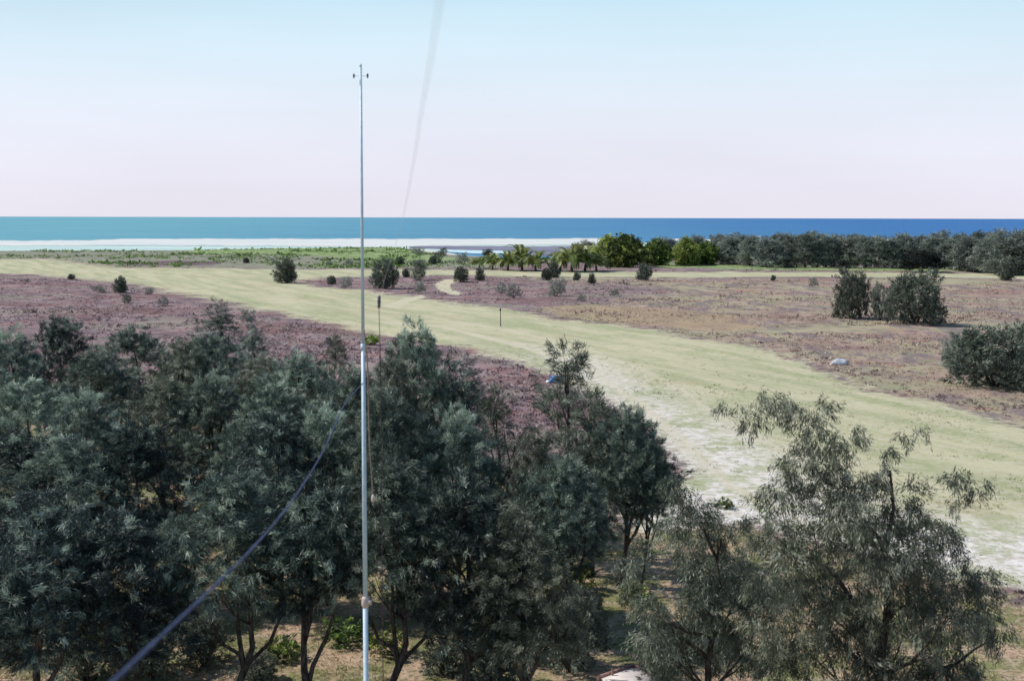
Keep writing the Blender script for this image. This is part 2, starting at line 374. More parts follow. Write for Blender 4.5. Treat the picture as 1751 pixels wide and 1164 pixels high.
def ground_mat():
    m, nt, out = new_mat('island_ground'); n = N(nt)
    SR = math.atan2(0.42, 0.906)
    pos = n.pos(); along = n.pos((1.0, 0.10, 1), -SR)
    pos_x = n.pos((0.22, 1.0, 1))
    nb = n.noise(pos, 0.035, 5, 0.6); nm = n.noise(pos, 0.22, 6, 0.65); nf = n.noise(pos, 1.6, 7, 0.7); nf2 = n.noise(pos, 7.0, 5, 0.7)
    na_ = n.noise(along, 0.35, 7, 0.65); nx = n.noise(n.pos((1, 0.45, 1)), 0.35, 7, 0.72); nl = n.noise(pos, 0.09, 6, 0.65)
    nx2 = n.noise(n.pos((0.8, 0.35, 7)), 0.42, 6, 0.7); nx3 = n.noise(n.pos((0.5, 0.35, 3)), 0.17, 6, 0.7); nx4 = n.noise(n.pos((0.7, 0.5, 5.5)), 0.3, 8, 0.78)
    def sep(name):
        a = n.attr(name); s = n.n('ShaderNodeSeparateColor'); n.l(a.outputs['Color'], s.inputs[0])
        return s.outputs[0], s.outputs[1], s.outputs[2], a.outputs['Alpha']
    strip, green, bgreen, path = sep('mask_a'); right, orange, darkp, sandy = sep('mask_b'); near, inland, track, _ = sep('mask_c')
    edge = n.math('ADD', n.math('MULTIPLY', n.math('SUBTRACT', nm, 0.5), 0.9), n.math('MULTIPLY', n.math('SUBTRACT', nf, 0.5), 0.9))
    def E(mask, k=1.0, lo=0.38, hi=0.62):
        return n.ss(n.math('ADD', mask, n.math('MULTIPLY', edge, k)), lo, hi)
    # purple heath floor
    c = n.mix(n.ss(nm, 0.38, 0.62), (0.16, 0.11, 0.12), (0.31, 0.23, 0.235))
    c = n.mix(n.math('MULTIPLY', n.ss(nf, 0.52, 0.68), 0.8), c, (0.31, 0.26, 0.25))
    c = n.mix(n.math('MULTIPLY', n.ss(nx, 0.50, 0.66), 0.75), c, (0.30, 0.15, 0.14))
    c = n.mix(n.math('MULTIPLY', n.ss(nx2, 0.54, 0.62), 0.6), c, (0.14, 0.10, 0.125))
    c = n.mix(n.math('MULTIPLY', n.ss(nx4, 0.56, 0.66), 0.6), c, (0.24, 0.25, 0.21))
    c = n.mix(n.math('MULTIPLY', n.ss(nl, 0.54, 0.68), 0.55), c, (0.19, 0.20, 0.17))
    c = n.mix(n.math('MULTIPLY', n.ss(n.noise(n.pos((0.6, 1, 4)), 0.07, 5, 0.6), 0.50, 0.60), 0.5), c, (0.26, 0.235, 0.20))
    c = n.mix(n.math('MULTIPLY', n.ss(n.noise(n.pos((0.6, 1, 7)), 0.05, 6, 0.65), 0.52, 0.60), 0.55), c, (0.19, 0.10, 0.10))
    # right hand rough: brown, straw and grey
    r = n.mix(n.ss(nx, 0.36, 0.6), (0.25, 0.18, 0.155), (0.42, 0.325, 0.25))
    r = n.mix(n.math('MULTIPLY', n.ss(nl, 0.46, 0.60), 0.85), r, (0.37, 0.34, 0.22))
    r = n.mix(n.math('MULTIPLY', n.ss(nx2, 0.49, 0.57), 0.85), r, (0.18, 0.145, 0.165))
    r = n.mix(n.math('MULTIPLY', n.ss(nx3, 0.54, 0.64), 0.7), r, (0.38, 0.20, 0.16))
    r = n.mix(n.math('MULTIPLY', n.ss(nx4, 0.52, 0.62), 0.75), r, (0.25, 0.27, 0.16))
    r = n.mix(n.math('MULTIPLY', n.ss(nf, 0.52, 0.68), 0.6), r, (0.31, 0.28, 0.29))
    r = n.mix(n.math('MULTIPLY', n.ss(nf2, 0.55, 0.66), 0.5), r, (0.13, 0.10, 0.12))
    r = n.mix(n.math('MULTIPLY', n.ss(nb, 0.50, 0.58), 0.45), r, (0.26, 0.165, 0.155))
    r = n.mix(n.math('MULTIPLY', n.ss(n.noise(n.pos((0.5, 1, 9)), 0.06, 5, 0.6), 0.52, 0.60), 0.55), r, (0.34, 0.33, 0.21))
    c = n.mix(E(right, 1.2), c, r)
    c = n.mix(n.math('MULTIPLY', E(orange, 1.0), 0.55), c, (0.37, 0.28, 0.17))
    # green dune cover
    g = n.mix(n.ss(nx, 0.4, 0.62), (0.19, 0.20, 0.155), (0.29, 0.28, 0.215))
    c = n.mix(E(green, 1.2), c, g)
    g = n.mix(n.ss(nx, 0.4, 0.62), (0.16, 0.25, 0.08), (0.31, 0.38, 0.18))
    c = n.mix(n.math('MULTIPLY', E(bgreen, 1.2), 0.85), c, g)
    c = n.mix(n.math('MULTIPLY', E(darkp, 0.8), 0.85), c, (0.15, 0.09, 0.12))
    # dry grass under the near trees
    d = n.mix(n.ss(n.noise(pos, 0.45, 7, 0.7), 0.42, 0.58), (0.20, 0.215, 0.09), (0.50, 0.35, 0.25))
    d = n.mix(n.math('MULTIPLY', n.ss(nf, 0.48, 0.64), 0.8), d, (0.42, 0.35, 0.26))
    d = n.mix(n.math('MULTIPLY', n.ss(nf2, 0.48, 0.6), 0.7), d, (0.12, 0.10, 0.06))
    c = n.mix(E(near, 1.3), c, d)
    # mown strip
    s = n.mix(n.ss(na_, 0.36, 0.60), (0.345, 0.36, 0.21), (0.51, 0.475, 0.32))
    s = n.mix(n.math('MULTIPLY', n.ss(nx4, 0.50, 0.64), 0.7), s, (0.28, 0.33, 0.16))
    s = n.mix(n.math('MULTIPLY', n.ss(nf, 0.46, 0.64), 0.5), s, (0.56, 0.52, 0.43))
    s = n.mix(n.math('MULTIPLY', n.ss(nx3, 0.56, 0.68), 0.5), s, (0.42, 0.34, 0.22))
    s2 = n.mix(n.ss(nf, 0.38, 0.58), (0.46, 0.43, 0.34), (0.74, 0.69, 0.67))
    s2 = n.mix(n.math('MULTIPLY', n.ss(nx4, 0.48, 0.60), 0.75), s2, (0.30, 0.34, 0.16))
    s = n.mix(n.math('MULTIPLY', sandy, n.ss(n.math('ADD', na_, n.math('MULTIPLY', sandy, 0.28)), 0.40, 0.68)), s, s2)
    s = n.mix(n.math('MULTIPLY', n.ss(nf2, 0.56, 0.7), 0.35), s, (0.24, 0.24, 0.15))
    s = n.mix(n.math('MULTIPLY', E(track, 0.5), 0.6), s, (0.58, 0.52, 0.41))
    c = n.mix(E(strip, 1.5, 0.30, 0.70), c, s)
    c = n.mix(E(path, 0.3), c, (0.52, 0.48, 0.35))
    c = n.mix(E(inland, 0.5), (0.62, 0.60, 0.55), c)
    hgt = n.math('ADD', nf, n.math('MULTIPLY', nf2, 0.4))
    n.l(n.bsdf(c, 0.95, 0.08, hgt, 0.7, 0.12).outputs[0], out.inputs[0])
    return m
M['ground'] = ground_mat()
cq = lambda k: mk[k][q].mean(1)
reg = np.zeros(len(q), int)
reg[cq('green') > 0.5] = 3
reg[cq('right') > 0.5] = 4
reg[cq('strip') > 0.5] = 1
reg[cq('path') > 0.5] = 2
reg[land_sd[q].mean(1) < 6] = 5
for k, nm, lab in ((0, 'ground', None), (1, 'airstrip', 'pale mown grass airstrip crossing the scrub'), (2, 'sand_path', 'winding cream sand path between shrubs'),
                   (3, 'dune_cover', 'green low cover along the shore'), (4, 'rough_ground', 'brown and grey rough ground right of the airstrip'), (5, 'beach', 'pale sand along the shore')):
    f = q[reg == k]
    used, inv = np.unique(f, return_inverse=True); f = inv.reshape(f.shape)
    V = np.stack([GX, GY, GZ], 1)[used]
    tr = None
    if k == 0:
        c0 = len(V); V = np.vstack([V, [[0, 0, 0]]])
        m_ = {u: i for i, u in enumerate(used)}
        tr = [(m_[ctr[i]], m_[ctr[i - 1]], c0) for i in range(na)] 
        used = np.append(used, used[0])
    me = mesh_np(nm, V, f, tr, dict(mask_a=colA[used], mask_b=colB[used], mask_c=colC[used]), smooth=True)
    tag(link(nm, me, M['ground']), lab, kind='structure')

# ------------------------------------------------------------------ sea
def sheet(name, rings, mat, z, label=None):
    pass
def sea_mat():
    m, nt, out = new_mat('sea_water'); n = N(nt)
    ps = n.pos((0.25, 1, 1)); nz = n.noise(ps, 0.02, 8, 0.7); nz2 = n.noise(n.pos((0.1, 1, 1)), 0.0015, 6, 0.6); w = n.noise(n.pos((0.5, 1, 1)), 0.35, 6, 0.7)
    c = n.mix(n.ss(nz, 0.35, 0.65), (0.012, 0.10, 0.34), (0.03, 0.155, 0.42))
    c = n.mix(n.math('MULTIPLY', n.ss(nz2, 0.4, 0.6), 0.5), c, (0.03, 0.15, 0.30))
    g = n.n('ShaderNodeNewGeometry'); sx = n.n('ShaderNodeSeparateXYZ'); n.l(g.outputs['Position'], sx.inputs[0])
    glare_fade = n.ss(n.math('DIVIDE', sx.outputs[0], n.math('ADD', sx.outputs[1], 400)), -0.30, 0.30)      # sun-side glare painted into the water colour, paler cyan to the left
    c = n.mix(glare_fade, n.mix(n.ss(nz, 0.35, 0.65), (0.10, 0.31, 0.385), (0.15, 0.37, 0.44)), c)
    n.l(n.bsdf(c, 0.5, 0.06, n.math('ADD', w, n.math('MULTIPLY', nz, 3.0)), 0.6, 0.6).outputs[0], out.inputs[0]); return m
M['sea'] = sea_mat()
def foam_mat(name, c1, c2, sc_=0.03, th=(0.3, 0.5)):
    m, nt, out = new_mat(name); n = N(nt)
    nz = n.noise(n.pos((0.2, 1, 1)), sc_, 8, 0.7)
    c = n.mix(n.ss(nz, *th), c1, c2)
    sh = n.bsdf(c, 0.7, 0.1, nz, 0.3, 0.3).outputs[0]
    rim = n.attr('rim').outputs['Fac']
    e = n.noise(n.pos((0.12, 1, 1)), 0.05, 8, 0.75)
    tr = n.n('ShaderNodeBsdfTransparent'); mx_ = n.n('ShaderNodeMixShader')
    n.l(n.ss(n.math('ADD', rim, n.math('MULTIPLY', n.math('SUBTRACT', e, 0.5), 1.1)), 0.12, 0.42), mx_.inputs[0])
    n.l(tr.outputs[0], mx_.inputs[1]); n.l(sh, mx_.inputs[2]); n.l(mx_.outputs[0], out.inputs[0]); return m
M['surf'] = foam_mat('surf_foam', (0.40, 0.52, 0.54), (0.64, 0.65, 0.63), 0.05)
M['lagoon'] = foam_mat('lagoon_water', (0.40, 0.57, 0.54), (0.52, 0.63, 0.60), 0.03, (0.35, 0.65))
M['bluepool'] = foam_mat('pool_water', (0.48, 0.66, 0.74), (0.60, 0.74, 0.80), 0.03, (0.35, 0.65))
M['reef'] = foam_mat('reef_rock', (0.12, 0.13, 0.20), (0.24, 0.23, 0.30), 0.08, (0.35, 0.6))
rr = np.concatenate([[150, 300, 420], np.exp(np.linspace(math.log(480), math.log(80000), 60))])
aa = np.radians(np.linspace(0, 360, 181)[:-1])
AA, RR = np.meshgrid(aa, rr)
V = np.stack([np.sin(AA) * RR, np.cos(AA) * RR, np.full_like(AA, -1.0) ], -1).reshape(-1, 3)
ii = np.arange(V.shape[0]).reshape(len(rr), 180)
sq = np.stack([ii[:-1], np.roll(ii, -1, 1)[:-1], np.roll(ii, -1, 1)[1:], ii[1:]], -1).reshape(-1, 4)[:, ::-1]
tag(link('sea', mesh_np('sea', V, sq), M['sea']), 'blue ocean reaching the horizon', kind='structure')
def band(name, top, bot, mat, z, label, wob=0.6, n=260, seed=5):
    """a sheet on the water between two traced edges, with ragged rims"""
    tx, ty = zip(*top); bx, by = zip(*bot)
    vs_, rm_, k = [], [], 8
    x0, x1 = min(tx[0], bx[0]), max(tx[-1], bx[-1])
    rg = random.Random(seed); ph = [rg.random() * 9 for _ in range(6)]
    for i in range(n + 1):
        t = i / n
        xa = tx[0] + (tx[-1] - tx[0]) * t; xb = bx[0] + (bx[-1] - bx[0]) * t
        ya = np.interp(xa, tx, ty); yb = np.interp(xb, bx, by)
        wv = lambda s_: wob * (math.sin(xa * 0.05 * s_ + ph[0]) + 0.6 * math.sin(xa * 0.17 * s_ + ph[1]) + 0.5 * rg.uniform(-1, 1)) * 0.5
        pa, pb = ground(xa, ya + wv(1), z), ground(xb, yb + wv(1.3), z)
        for j in range(k + 1):
            u = j / k; vs_.append((pa[0] + (pb[0] - pa[0]) * u, pa[1] + (pb[1] - pa[1]) * u, z)); rm_.append(min(1.0, 2.4 * min(u, 1 - u) + 0.0))
    ii = np.arange(len(vs_)).reshape(n + 1, k + 1)
    qq = np.stack([ii[:-1, :-1], ii[:-1, 1:], ii[1:, 1:], ii[1:, :-1]], -1).reshape(-1, 4)
    tag(link(name, mesh_np(name, vs_, qq, None, dict(rim=np.array(rm_))), mat), label, kind='structure')
band('lagoon', [(-700, 414), (1300, 414)], [(-700, 436), (300, 436), (1300, 434)], M['lagoon'], -0.96, 'pale turquoise lagoon water inside the surf')
band('surf', [(-700, 411), (0, 410), (120, 410), (240, 407), (600, 407), (900, 407), (1040, 406)], [(-700, 420), (0, 422), (300, 422), (500, 423), (640, 425), (800, 422), (1010, 421)], M['surf'], -0.92, 'white surf breaking along the reef', 0.8)
band('surf', [(1150, 408), (1450, 408), (2000, 407)], [(1150, 413), (1450, 413), (2000, 411)], M['surf'], -0.92, 'white surf line seen between treetops', 0.8, seed=9)
band('reef_flat', [(700, 421), (780, 420), (860, 420), (960, 419), (1080, 419)], [(700, 424), (760, 427), (830, 429), (900, 440), (1080, 440)], M['reef'], -0.88, 'dark slate reef flat beside the trees', 0.5, n=120)
band('tide_pool', [(745, 427), (800, 427), (884, 429)], [(765, 431), (810, 434), (884, 435)], M['bluepool'], -0.84, 'pale blue pool in front of the dark reef', 0.3, n=60)

# ------------------------------------------------------------------ foliage builders
def blades(base, dirs, length, width, rng, tint, bend=0.12):
    """thin tapered leaf blades, one folded quad each"""
    n = len(base)
    side = unit(np.cross(dirs, rng.normal(size=(n, 3))))
    nrm = np.cross(dirs, side)
    L = length[:, None]; w = width[:, None]
    mid = base + dirs * L * 0.5 + nrm * L * bend * rng.normal(size=(n, 1)) * 0.6
    V = np.stack([base, mid + side * w * 0.5, base + dirs * L, mid - side * w * 0.5], 1).reshape(-1, 3)
    Q = np.arange(n * 4).reshape(n, 4)
    return V, Q, np.repeat(tint, 4)

def lobe_foliage(lobes, rng, tuft_per_m2=9, blades_per=30, blen=(0.16, 0.30), bw=(0.02, 0.04), tuft_len=0.35, out=0.7, up=0.3, droop=0.0,
                 wind=(0.35, -0.1, 0.1), spread=0.55, inner=0.55, tint_mu=0.42, bright=0.17, top_bias=0.0, squash=0.85):
    B, Dd, L, Wd, T = [], [], [], [], []
    wind = np.array(wind)
    for (lx, ly, lz, lr) in lobes:
        lt = 0.10 * rng.normal()
        nt_ = max(3, int(tuft_per_m2 * 4 * math.pi * lr * lr * 0.6))
        d = unit(rng.normal(size=(nt_, 3))); d[:, 2] = d[:, 2] + top_bias; d = unit(d)
        rad = lr * (inner + (1 - inner) * rng.random(nt_) ** 0.6) * (1 + 0.18 * rng.normal(size=nt_))
        c = np.array([lx, ly, lz]) + d * rad[:, None] * np.array([1, 1, squash])
        ax = unit(d * out + np.array([0, 0, up - droop]) + wind + rng.normal(size=(nt_, 3)) * 0.35)
        tt = np.clip(tint_mu - 0.08 + lt + 0.13 * rng.normal(size=nt_) + (rng.random(nt_) < bright) * rng.uniform(0.25, 0.75, nt_), 0, 1)
        m = rng.poisson(blades_per, nt_)
        ti = np.repeat(np.arange(nt_), m); n = len(ti)
        s_ = rng.random(n)
        b = c[ti] + ax[ti] * (s_[:, None] - 0.4) * tuft_len + rng.normal(size=(n, 3)) * tuft_len * 0.16
        dd = ax[ti] + rng.normal(size=(n, 3)) * spread; dd[:, 2] -= droop * rng.random(n) * 1.5
        B.append(b); Dd.append(unit(dd)); L.append(rng.uniform(*blen, n)); Wd.append(rng.uniform(*bw, n))
        T.append(np.clip(tt[ti] + 0.13 * rng.normal(size=n) + 0.18 * s_, 0, 1))
    B, Dd, L, Wd, T = map(np.concatenate, (B, Dd, L, Wd, T))
    V, Q, tv = blades(B, Dd, L, Wd, rng, T)
    return V, Q, tv
def foliage_mesh(name, *a, **k):
    V, Q, tv = lobe_foliage(*a, **k); return mesh_np(name, V, Q, None, dict(tint=tv))

def crown_lobes(rng, H, W, z0, n, r=(0.5, 0.95), sharp=0.7, lean=(0, 0), peak=0.35, prof_span=(0.15, 1.0)):
    out = []
    for i in range(n):
        t = (i + rng.random()) / n
        prof = (math.sin(math.pi * min(1, (prof_span[0] + (prof_span[1] - prof_span[0]) * (t ** (math.log(0.5) / math.log(peak))) )))) ** sharp if t < 1 else 0
        prof = max(prof, 0.12)
        a = i * 2.39996 + rng.random() * 1.2
        rr_ = r[0] + (r[1] - r[0]) * rng.random()
        rr_ *= (1 - 0.25 * t)
        rad = max(0.0, W * prof - rr_ * 0.7) * (0.45 + 0.55 * math.sqrt(rng.random()))
        out.append((math.cos(a) * rad + lean[0] * t, math.sin(a) * rad + lean[1] * t, z0 + (H - z0 - rr_ * 0.6) * t + rr_ * 0.3, rr_))
    return out
def limb_path(rng, a, b, n=6, wig=0.12, sag=0.0):
    a, b = np.array(a, float), np.array(b, float); L = np.linalg.norm(b - a)
    pts = []
    off = rng.normal(size=3) * wig * L
    for i in range(n):
        t = i / (n - 1)
        p = a + (b - a) * t + off * math.sin(math.pi * t) * 0.5 + rng.normal(size=3) * wig * L * 0.12 * (0 < t < 1)
        p[2] += math.sin(math.pi * t) * (-sag) * L
        pts.append(tuple(p))
    return pts
def tree_wood(rng, root, lobes, H, r0, forks=2, limbs=8, lean=(0, 0), twig=True):
    """trunk and limb meshes under root"""
    top = (lean[0] * 0.8, lean[1] * 0.8, H * 0.86)
    tp = limb_path(rng, (0, 0, -0.3), top, 9, 0.07)
    mb = MB(); mb.tube(tp, [r0 * (1.25 if i == 0 else 1) * (1 - 0.85 * i / 8) for i in range(9)], 7)
    for f in range(forks):
        k = rng.integers(1, 4); l = lobes[int(rng.integers(len(lobes) // 3, len(lobes)))]
        pp = limb_path(rng, tp[k], l[:3], 7, 0.14)
        mb.tube(pp, [r0 * 0.62 * (1 - 0.85 * i / 6) for i in range(7)], 6)
    link('trunk', mb.mesh('trunk'), M['bark'], root)
    order = sorted(range(len(lobes)), key=lambda i: -lobes[i][3])[:limbs]
    for i in order:
        l = lobes[i]
        k = int(np.clip(np.searchsorted([p[2] for p in tp], l[2] - 0.35 * math.hypot(l[0], l[1]) - 0.4) - 1, 1, 7))
        pp = limb_path(rng, tp[k], l[:3], 6, 0.12)
        mb = MB(); mb.tube(pp, [r0 * 0.38 * (1 - 0.8 * j / 5) for j in range(6)], 5)
        if twig:
            for w in range(4):
                s_ = pp[int(rng.integers(2, 5))]; dv = unit(rng.normal(size=3) + np.array([0, 0, 0.3]))
                e = np.array(l[:3]) + dv * l[3] * 0.85
                mb.tube(limb_path(rng, s_, e, 4, 0.12), [r0 * 0.12, r0 * 0.10, r0 * 0.07, r0 * 0.03], 4, cap=False)
        link('limb', mb.mesh('limb'), M['bark'], root)
    return tp

# ---- near casuarina prototypes (height 7 m, 5.2 m wide)
PROTO = {}
def make_casuarina(key, seed, H=7.0, W=2.7, z0=2.3, nl=26, r=(0.6, 1.05), mat='casuarina', sharp=0.7, peak=0.4, limbs=8, forks=2, r0=0.13, **kw):
    rng = np.random.default_rng(seed)
    root = empty('casuarina_tree', (0, 0, 0))
    lean = (rng.uniform(-.3, .6), rng.uniform(-.3, .3))
    lobes = crown_lobes(rng, H, W, z0, nl, r, sharp, lean, peak)
    tree_wood(rng, root, lobes, H, r0, forks, limbs, lean)
    args = dict(tuft_per_m2=11, blades_per=52, tuft_len=0.27, droop=0.08, blen=(0.12, 0.24), bw=(0.012, 0.026), spread=0.42)
    args.update(kw)
    link('crown', foliage_mesh('crown', lobes, rng, **args), M[mat], root)
    PROTO[key] = dict(root=root, H=H, used=False); return root
make_casuarina('A', 11)
make_casuarina('B', 12, W=2.5, z0=2.6, nl=22)
make_casuarina('H', 19, W=2.5, z0=3.5, nl=22, droop=0.4, r0=0.12, forks=3)
make_casuarina('K', 23, W=2.6, z0=3.5, nl=24, forks=2, droop=0.1)
make_casuarina('I', 20, W=2.4, z0=3.3, nl=20, droop=0.4, mat='casuarina_shaded', forks=3)
make_casuarina('C', 13, W=2.9, z0=1.8, nl=28, peak=0.5)
make_casuarina('D', 14, W=2.4, z0=2.4, nl=22, mat='casuarina_brown', blades_per=42, droop=0.35, up=0.1)
make_casuarina('E', 17, W=2.7, z0=2.2, nl=26, mat='casuarina_shaded', bright=0.07, tint_mu=0.36)  # shade put into the tint as well: lower, with fewer bright tufts
make_casuarina('F', 18, W=2.5, z0=2.5, nl=24, mat='casuarina_shaded', droop=0.3, bright=0.08, tint_mu=0.36)
make_casuarina('S', 15, W=1.5, z0=1.6, nl=18, r=(0.4, 0.7), sharp=1.0, peak=0.3, blades_per=34, limbs=7)      # slender and open
make_casuarina('T', 16, W=1.7, z0=1.2, nl=20, r=(0.45, 0.75), sharp=0.8, peak=0.35, mat='casuarina_brown', blades_per=30)

def place(key, x, y, h, wscale=1.0, rz=0.0, name=None, label=None, cat='tree', group=None, z=None):
    p = PROTO[key]
    if not p['used']: o = p['root']; p['used'] = True
    else: o = copy_thing(p['root'])
    s = h / p['H']
    o.location = (x, y, (gz(x, y) - 0.04) if z is None else z)
    o.rotation_euler = (0, 0, rz); o.scale = (s * wscale, s * wscale, s)
    if name: o.name = name
    tag(o, label, cat, group)
    return o
rnd = random.Random(4)
# px column, top row, distance, proto, width factor, label
NEAR_TREES = [
 (372, 506, 82, 'S', 1.7, 'tallest thin-topped casuarina of the left scrub, its spire against the airstrip edge'),
 (425, 548, 72, 'S', 1.2, 'small thin casuarina just right of the thin-topped spire tree'),
 (240, 556, 68, 'C', 1.15, 'bushy casuarina on the purple heath, second dark crown from the left edge'),
 (85, 535, 70, 'E', 1.1, 'dark round casuarina rising from the purple heath near the left edge'),
 (165, 600, 60, 'B', 1.1, 'low casuarina in the dip between two dark round crowns at the left'),
 (10, 562, 58, 'A', 1.0, 'dark casuarina cut by the left edge of the photograph at heath height'),
 (305, 575, 64, 'D', 1.1, 'greyish casuarina crown low at the left of the thin-topped spire tree'),
 (572, 570, 62, 'T', 0.8, 'small dark casuarina standing alone just left of the mast against purple heath'),
 (500, 600, 56, 'B', 1.15, 'pale tufted casuarina behind the thicket between the thin-topped tree and the mast'),
 (440, 610, 58, 'D', 1.1, 'casuarina with grey top behind the thicket, below the small thin one'),
 (375, 570, 66, 'C', 1.1, 'casuarina directly beneath and in front of the thin-topped tree'),
 (45, 650, 50, 'C', 1.0, 'broad casuarina second row from the back at the left edge'),
 (150, 660, 48, 'A', 1.0, 'pale grey-green casuarina in the middle of the left thicket'),
 (265, 640, 50, 'D', 1.0, 'grey casuarina with bright tufted top in the left thicket'),
 (365, 630, 50, 'A', 1.0, 'dense casuarina right of the grey tufted one in the left thicket'),
 (455, 650, 47, 'C', 0.9, 'dense casuarina above the upper end of the blue cable'),
 (595, 625, 47, 'B', 0.9, 'casuarina directly behind the mast with pale highlights on its top'),
 (715, 553, 47, 'A', 1.0, 'tall dark casuarina right of the mast whose top stands against the airstrip'),
 (672, 600, 45, 'D', 0.75, 'casuarina at the left shoulder of the tall dark one beside the mast'),
 (790, 598, 46, 'S', 1.3, 'thin casuarina at the right shoulder of the tall dark one beside the mast'),
 (850, 650, 43, 'T', 0.9, 'low casuarina in front of the purple heath gap'),
 (980, 568, 44, 'T', 1.35, 'narrow open casuarina with pale needles, its top against the mid airstrip'),
 (1010, 655, 42, 'T', 1.2, 'casuarina at the foot of the narrow pale-topped one'),
 (1062, 688, 41, 'K', 0.85, 'rounded dark casuarina at the right end of the thicket against the airstrip'),
 (1100, 745, 41, 'K', 0.5, 'small dark casuarina tucked below the rounded one at the right end'),
 (25, 730, 39, 'F', 1.0, 'shaded casuarina at the left edge in the middle of the thicket slope'),
 (140, 740, 38, 'C', 1.0, 'casuarina with scattered bright tufts, left part of the thicket slope'),
 (255, 715, 39, 'E', 1.0, 'casuarina with pale tufts above the darkest hollow of the thicket'),
 (480, 700, 38, 'F', 0.9, 'casuarina right behind the middle of the blue cable'),
 (560, 690, 39, 'A', 0.9, 'casuarina at the upper end of the blue cable, left of the mast'),
 (680, 660, 38, 'C', 0.85, 'broad casuarina behind the brown rope right of the mast'),
 (790, 690, 38, 'A', 0.85, 'broad dark casuarina in the centre of the thicket'),
 (900, 720, 37, 'D', 0.8, 'greyish casuarina below the purple heath gap'),
 (950, 765, 36, 'K', 0.85, 'pale-topped casuarina in front of the rounded dark one at the right end'),
 (60, 820, 30, 'I', 1.0, 'dark front-row casuarina second from the left edge'),
 (215, 860, 30, 'F', 0.9, 'dark front-row casuarina with a few bright tufts left of the pale leafy one'),
 (385, 790, 31, 'H', 0.95, 'front-row casuarina with bright pale top beside the blue cable'),
 (520, 800, 31, 'I', 0.9, 'front-row casuarina with hanging needles between the blue cable and the mast'),
 (655, 780, 31, 'H', 0.9, 'front-row casuarina with a forked dark trunk just right of the mast'),
 (790, 800, 31, 'E', 0.85, 'front-row casuarina drooping to the ground in the centre bottom'),
 (905, 850, 30, 'D', 0.8, 'front-row casuarina left of the open sandy gap'),
 (-30, 880, 27, 'I', 0.9, 'nearest dark casuarina in the bottom left corner'),
]
for (px, ty, d, key, wf, lab) in NEAR_TREES:
    tip = at(px, ty, d)
    place(key, tip.x, d, tip.z * 0.95, wf * 7.0 / max(tip.z, 3) , rnd.uniform(0, 6.28), 'casuarina_tree', lab, 'tree', 'casuarinas of the near thicket')

# ---- two individually shaped trees on the right, drawn from their masses of needles
def shaped_tree(name, base, d, specs, seed, r0, H, label, mats='casuarina_brown', stems=2, **kw):
    rng = np.random.default_rng(seed)
    bx, by = base
    root = empty(name, (bx, by, gz(bx, by) - 0.05))
    lobes = []
    for (px, py, rp) in specs:
        p = at(px, py, d); rm = rp / FPX * d
        dy = rng.uniform(-1, 1) * min(1.8, 0.5 + rm * 1.3)
        p = at(px, py, d + dy)
        lobes.append((p.x - bx, p.y - by, p.z - root.location.z, rm))
    tree_wood(rng, root, lobes, H, r0, stems, min(16, len(lobes)), (0.3, 0))
    args = dict(tuft_per_m2=22, blades_per=38, tuft_len=0.30, droop=0.75, up=0.0, wind=(0.12, 0, 0), blen=(0.08, 0.16), bw=(0.012, 0.024), spread=0.5, tint_mu=0.40, out=0.6, inner=0.35)
    args.update(kw)
    link('crown', foliage_mesh('crown', lobes, rng, **args), M[mats], root)
    tag(root, label, 'tree', 'casuarinas at the right of the near thicket')
    return root
shaped_tree('casuarina_tree', (at(1500, 900, 27).x, 27), 27, [
 (1322, 690, 28), (1290, 722, 24), (1350, 705, 32), (1385, 735, 36), (1410, 700, 22), (1430, 770, 36), (1470, 745, 20), (1240, 703, 13), (1262, 697, 12),
 (1520, 770, 16), (1545, 752, 14), (1575, 738, 12), (1518, 800, 15), (1640, 822, 22), (1665, 840, 16), (1622, 818, 14), (1640, 862, 15), (1690, 828, 10), (1570, 830, 18),
 (1375, 800, 48), (1340, 850, 52), (1420, 840, 55), (1480, 830, 40), (1330, 920, 55), (1410, 920, 65), (1490, 900, 62), (1550, 880, 42), (1560, 950, 60), (1620, 930, 38), (1640, 990, 48),
 (1450, 1000, 75), (1370, 1010, 65), (1530, 1030, 75), (1610, 1060, 62), (1670, 1050, 38), (1460, 1100, 70), (1380, 1110, 60), (1550, 1120, 70), (1640, 1130, 55), (1320, 1080, 50), (1500, 1170, 60), (1600, 1180, 60), (1350, 960, 50), (1500, 950, 50), (1590, 900, 36), (1450, 880, 50), (1690, 1000, 34), (1700, 1090, 36), (1300, 1000, 34), (1440, 1060, 60), (1580, 1000, 50), (1330, 1150, 50)],
 31, 0.15, 7.8, 'large open casuarina at the lower right with drooping needles and bare reaching branches')
shaped_tree('casuarina_tree', (at(1215, 1000, 29).x, 29), 29, [
 (1150, 825, 20), (1165, 860, 30), (1195, 885, 36), (1150, 900, 28), (1230, 915, 34), (1180, 940, 44), (1255, 960, 34), (1210, 990, 46), (1260, 1020, 40), (1190, 1050, 42), (1290, 985, 26),
 (1250, 1080, 46), (1150, 1075, 36), (1210, 1120, 46), (1290, 1120, 40), (1150, 1130, 36), (1100, 935, 22), (1088, 972, 20), (1112, 1040, 34), (1118, 1100, 38), (1066, 962, 14), (1080, 1010, 20), (1270, 900, 22), (1215, 1050, 40), (1300, 1050, 34)],
 32, 0.11, 5.6, 'mid-sized drooping casuarina left of the large open one, in front of the sandy gap', tuft_per_m2=26)

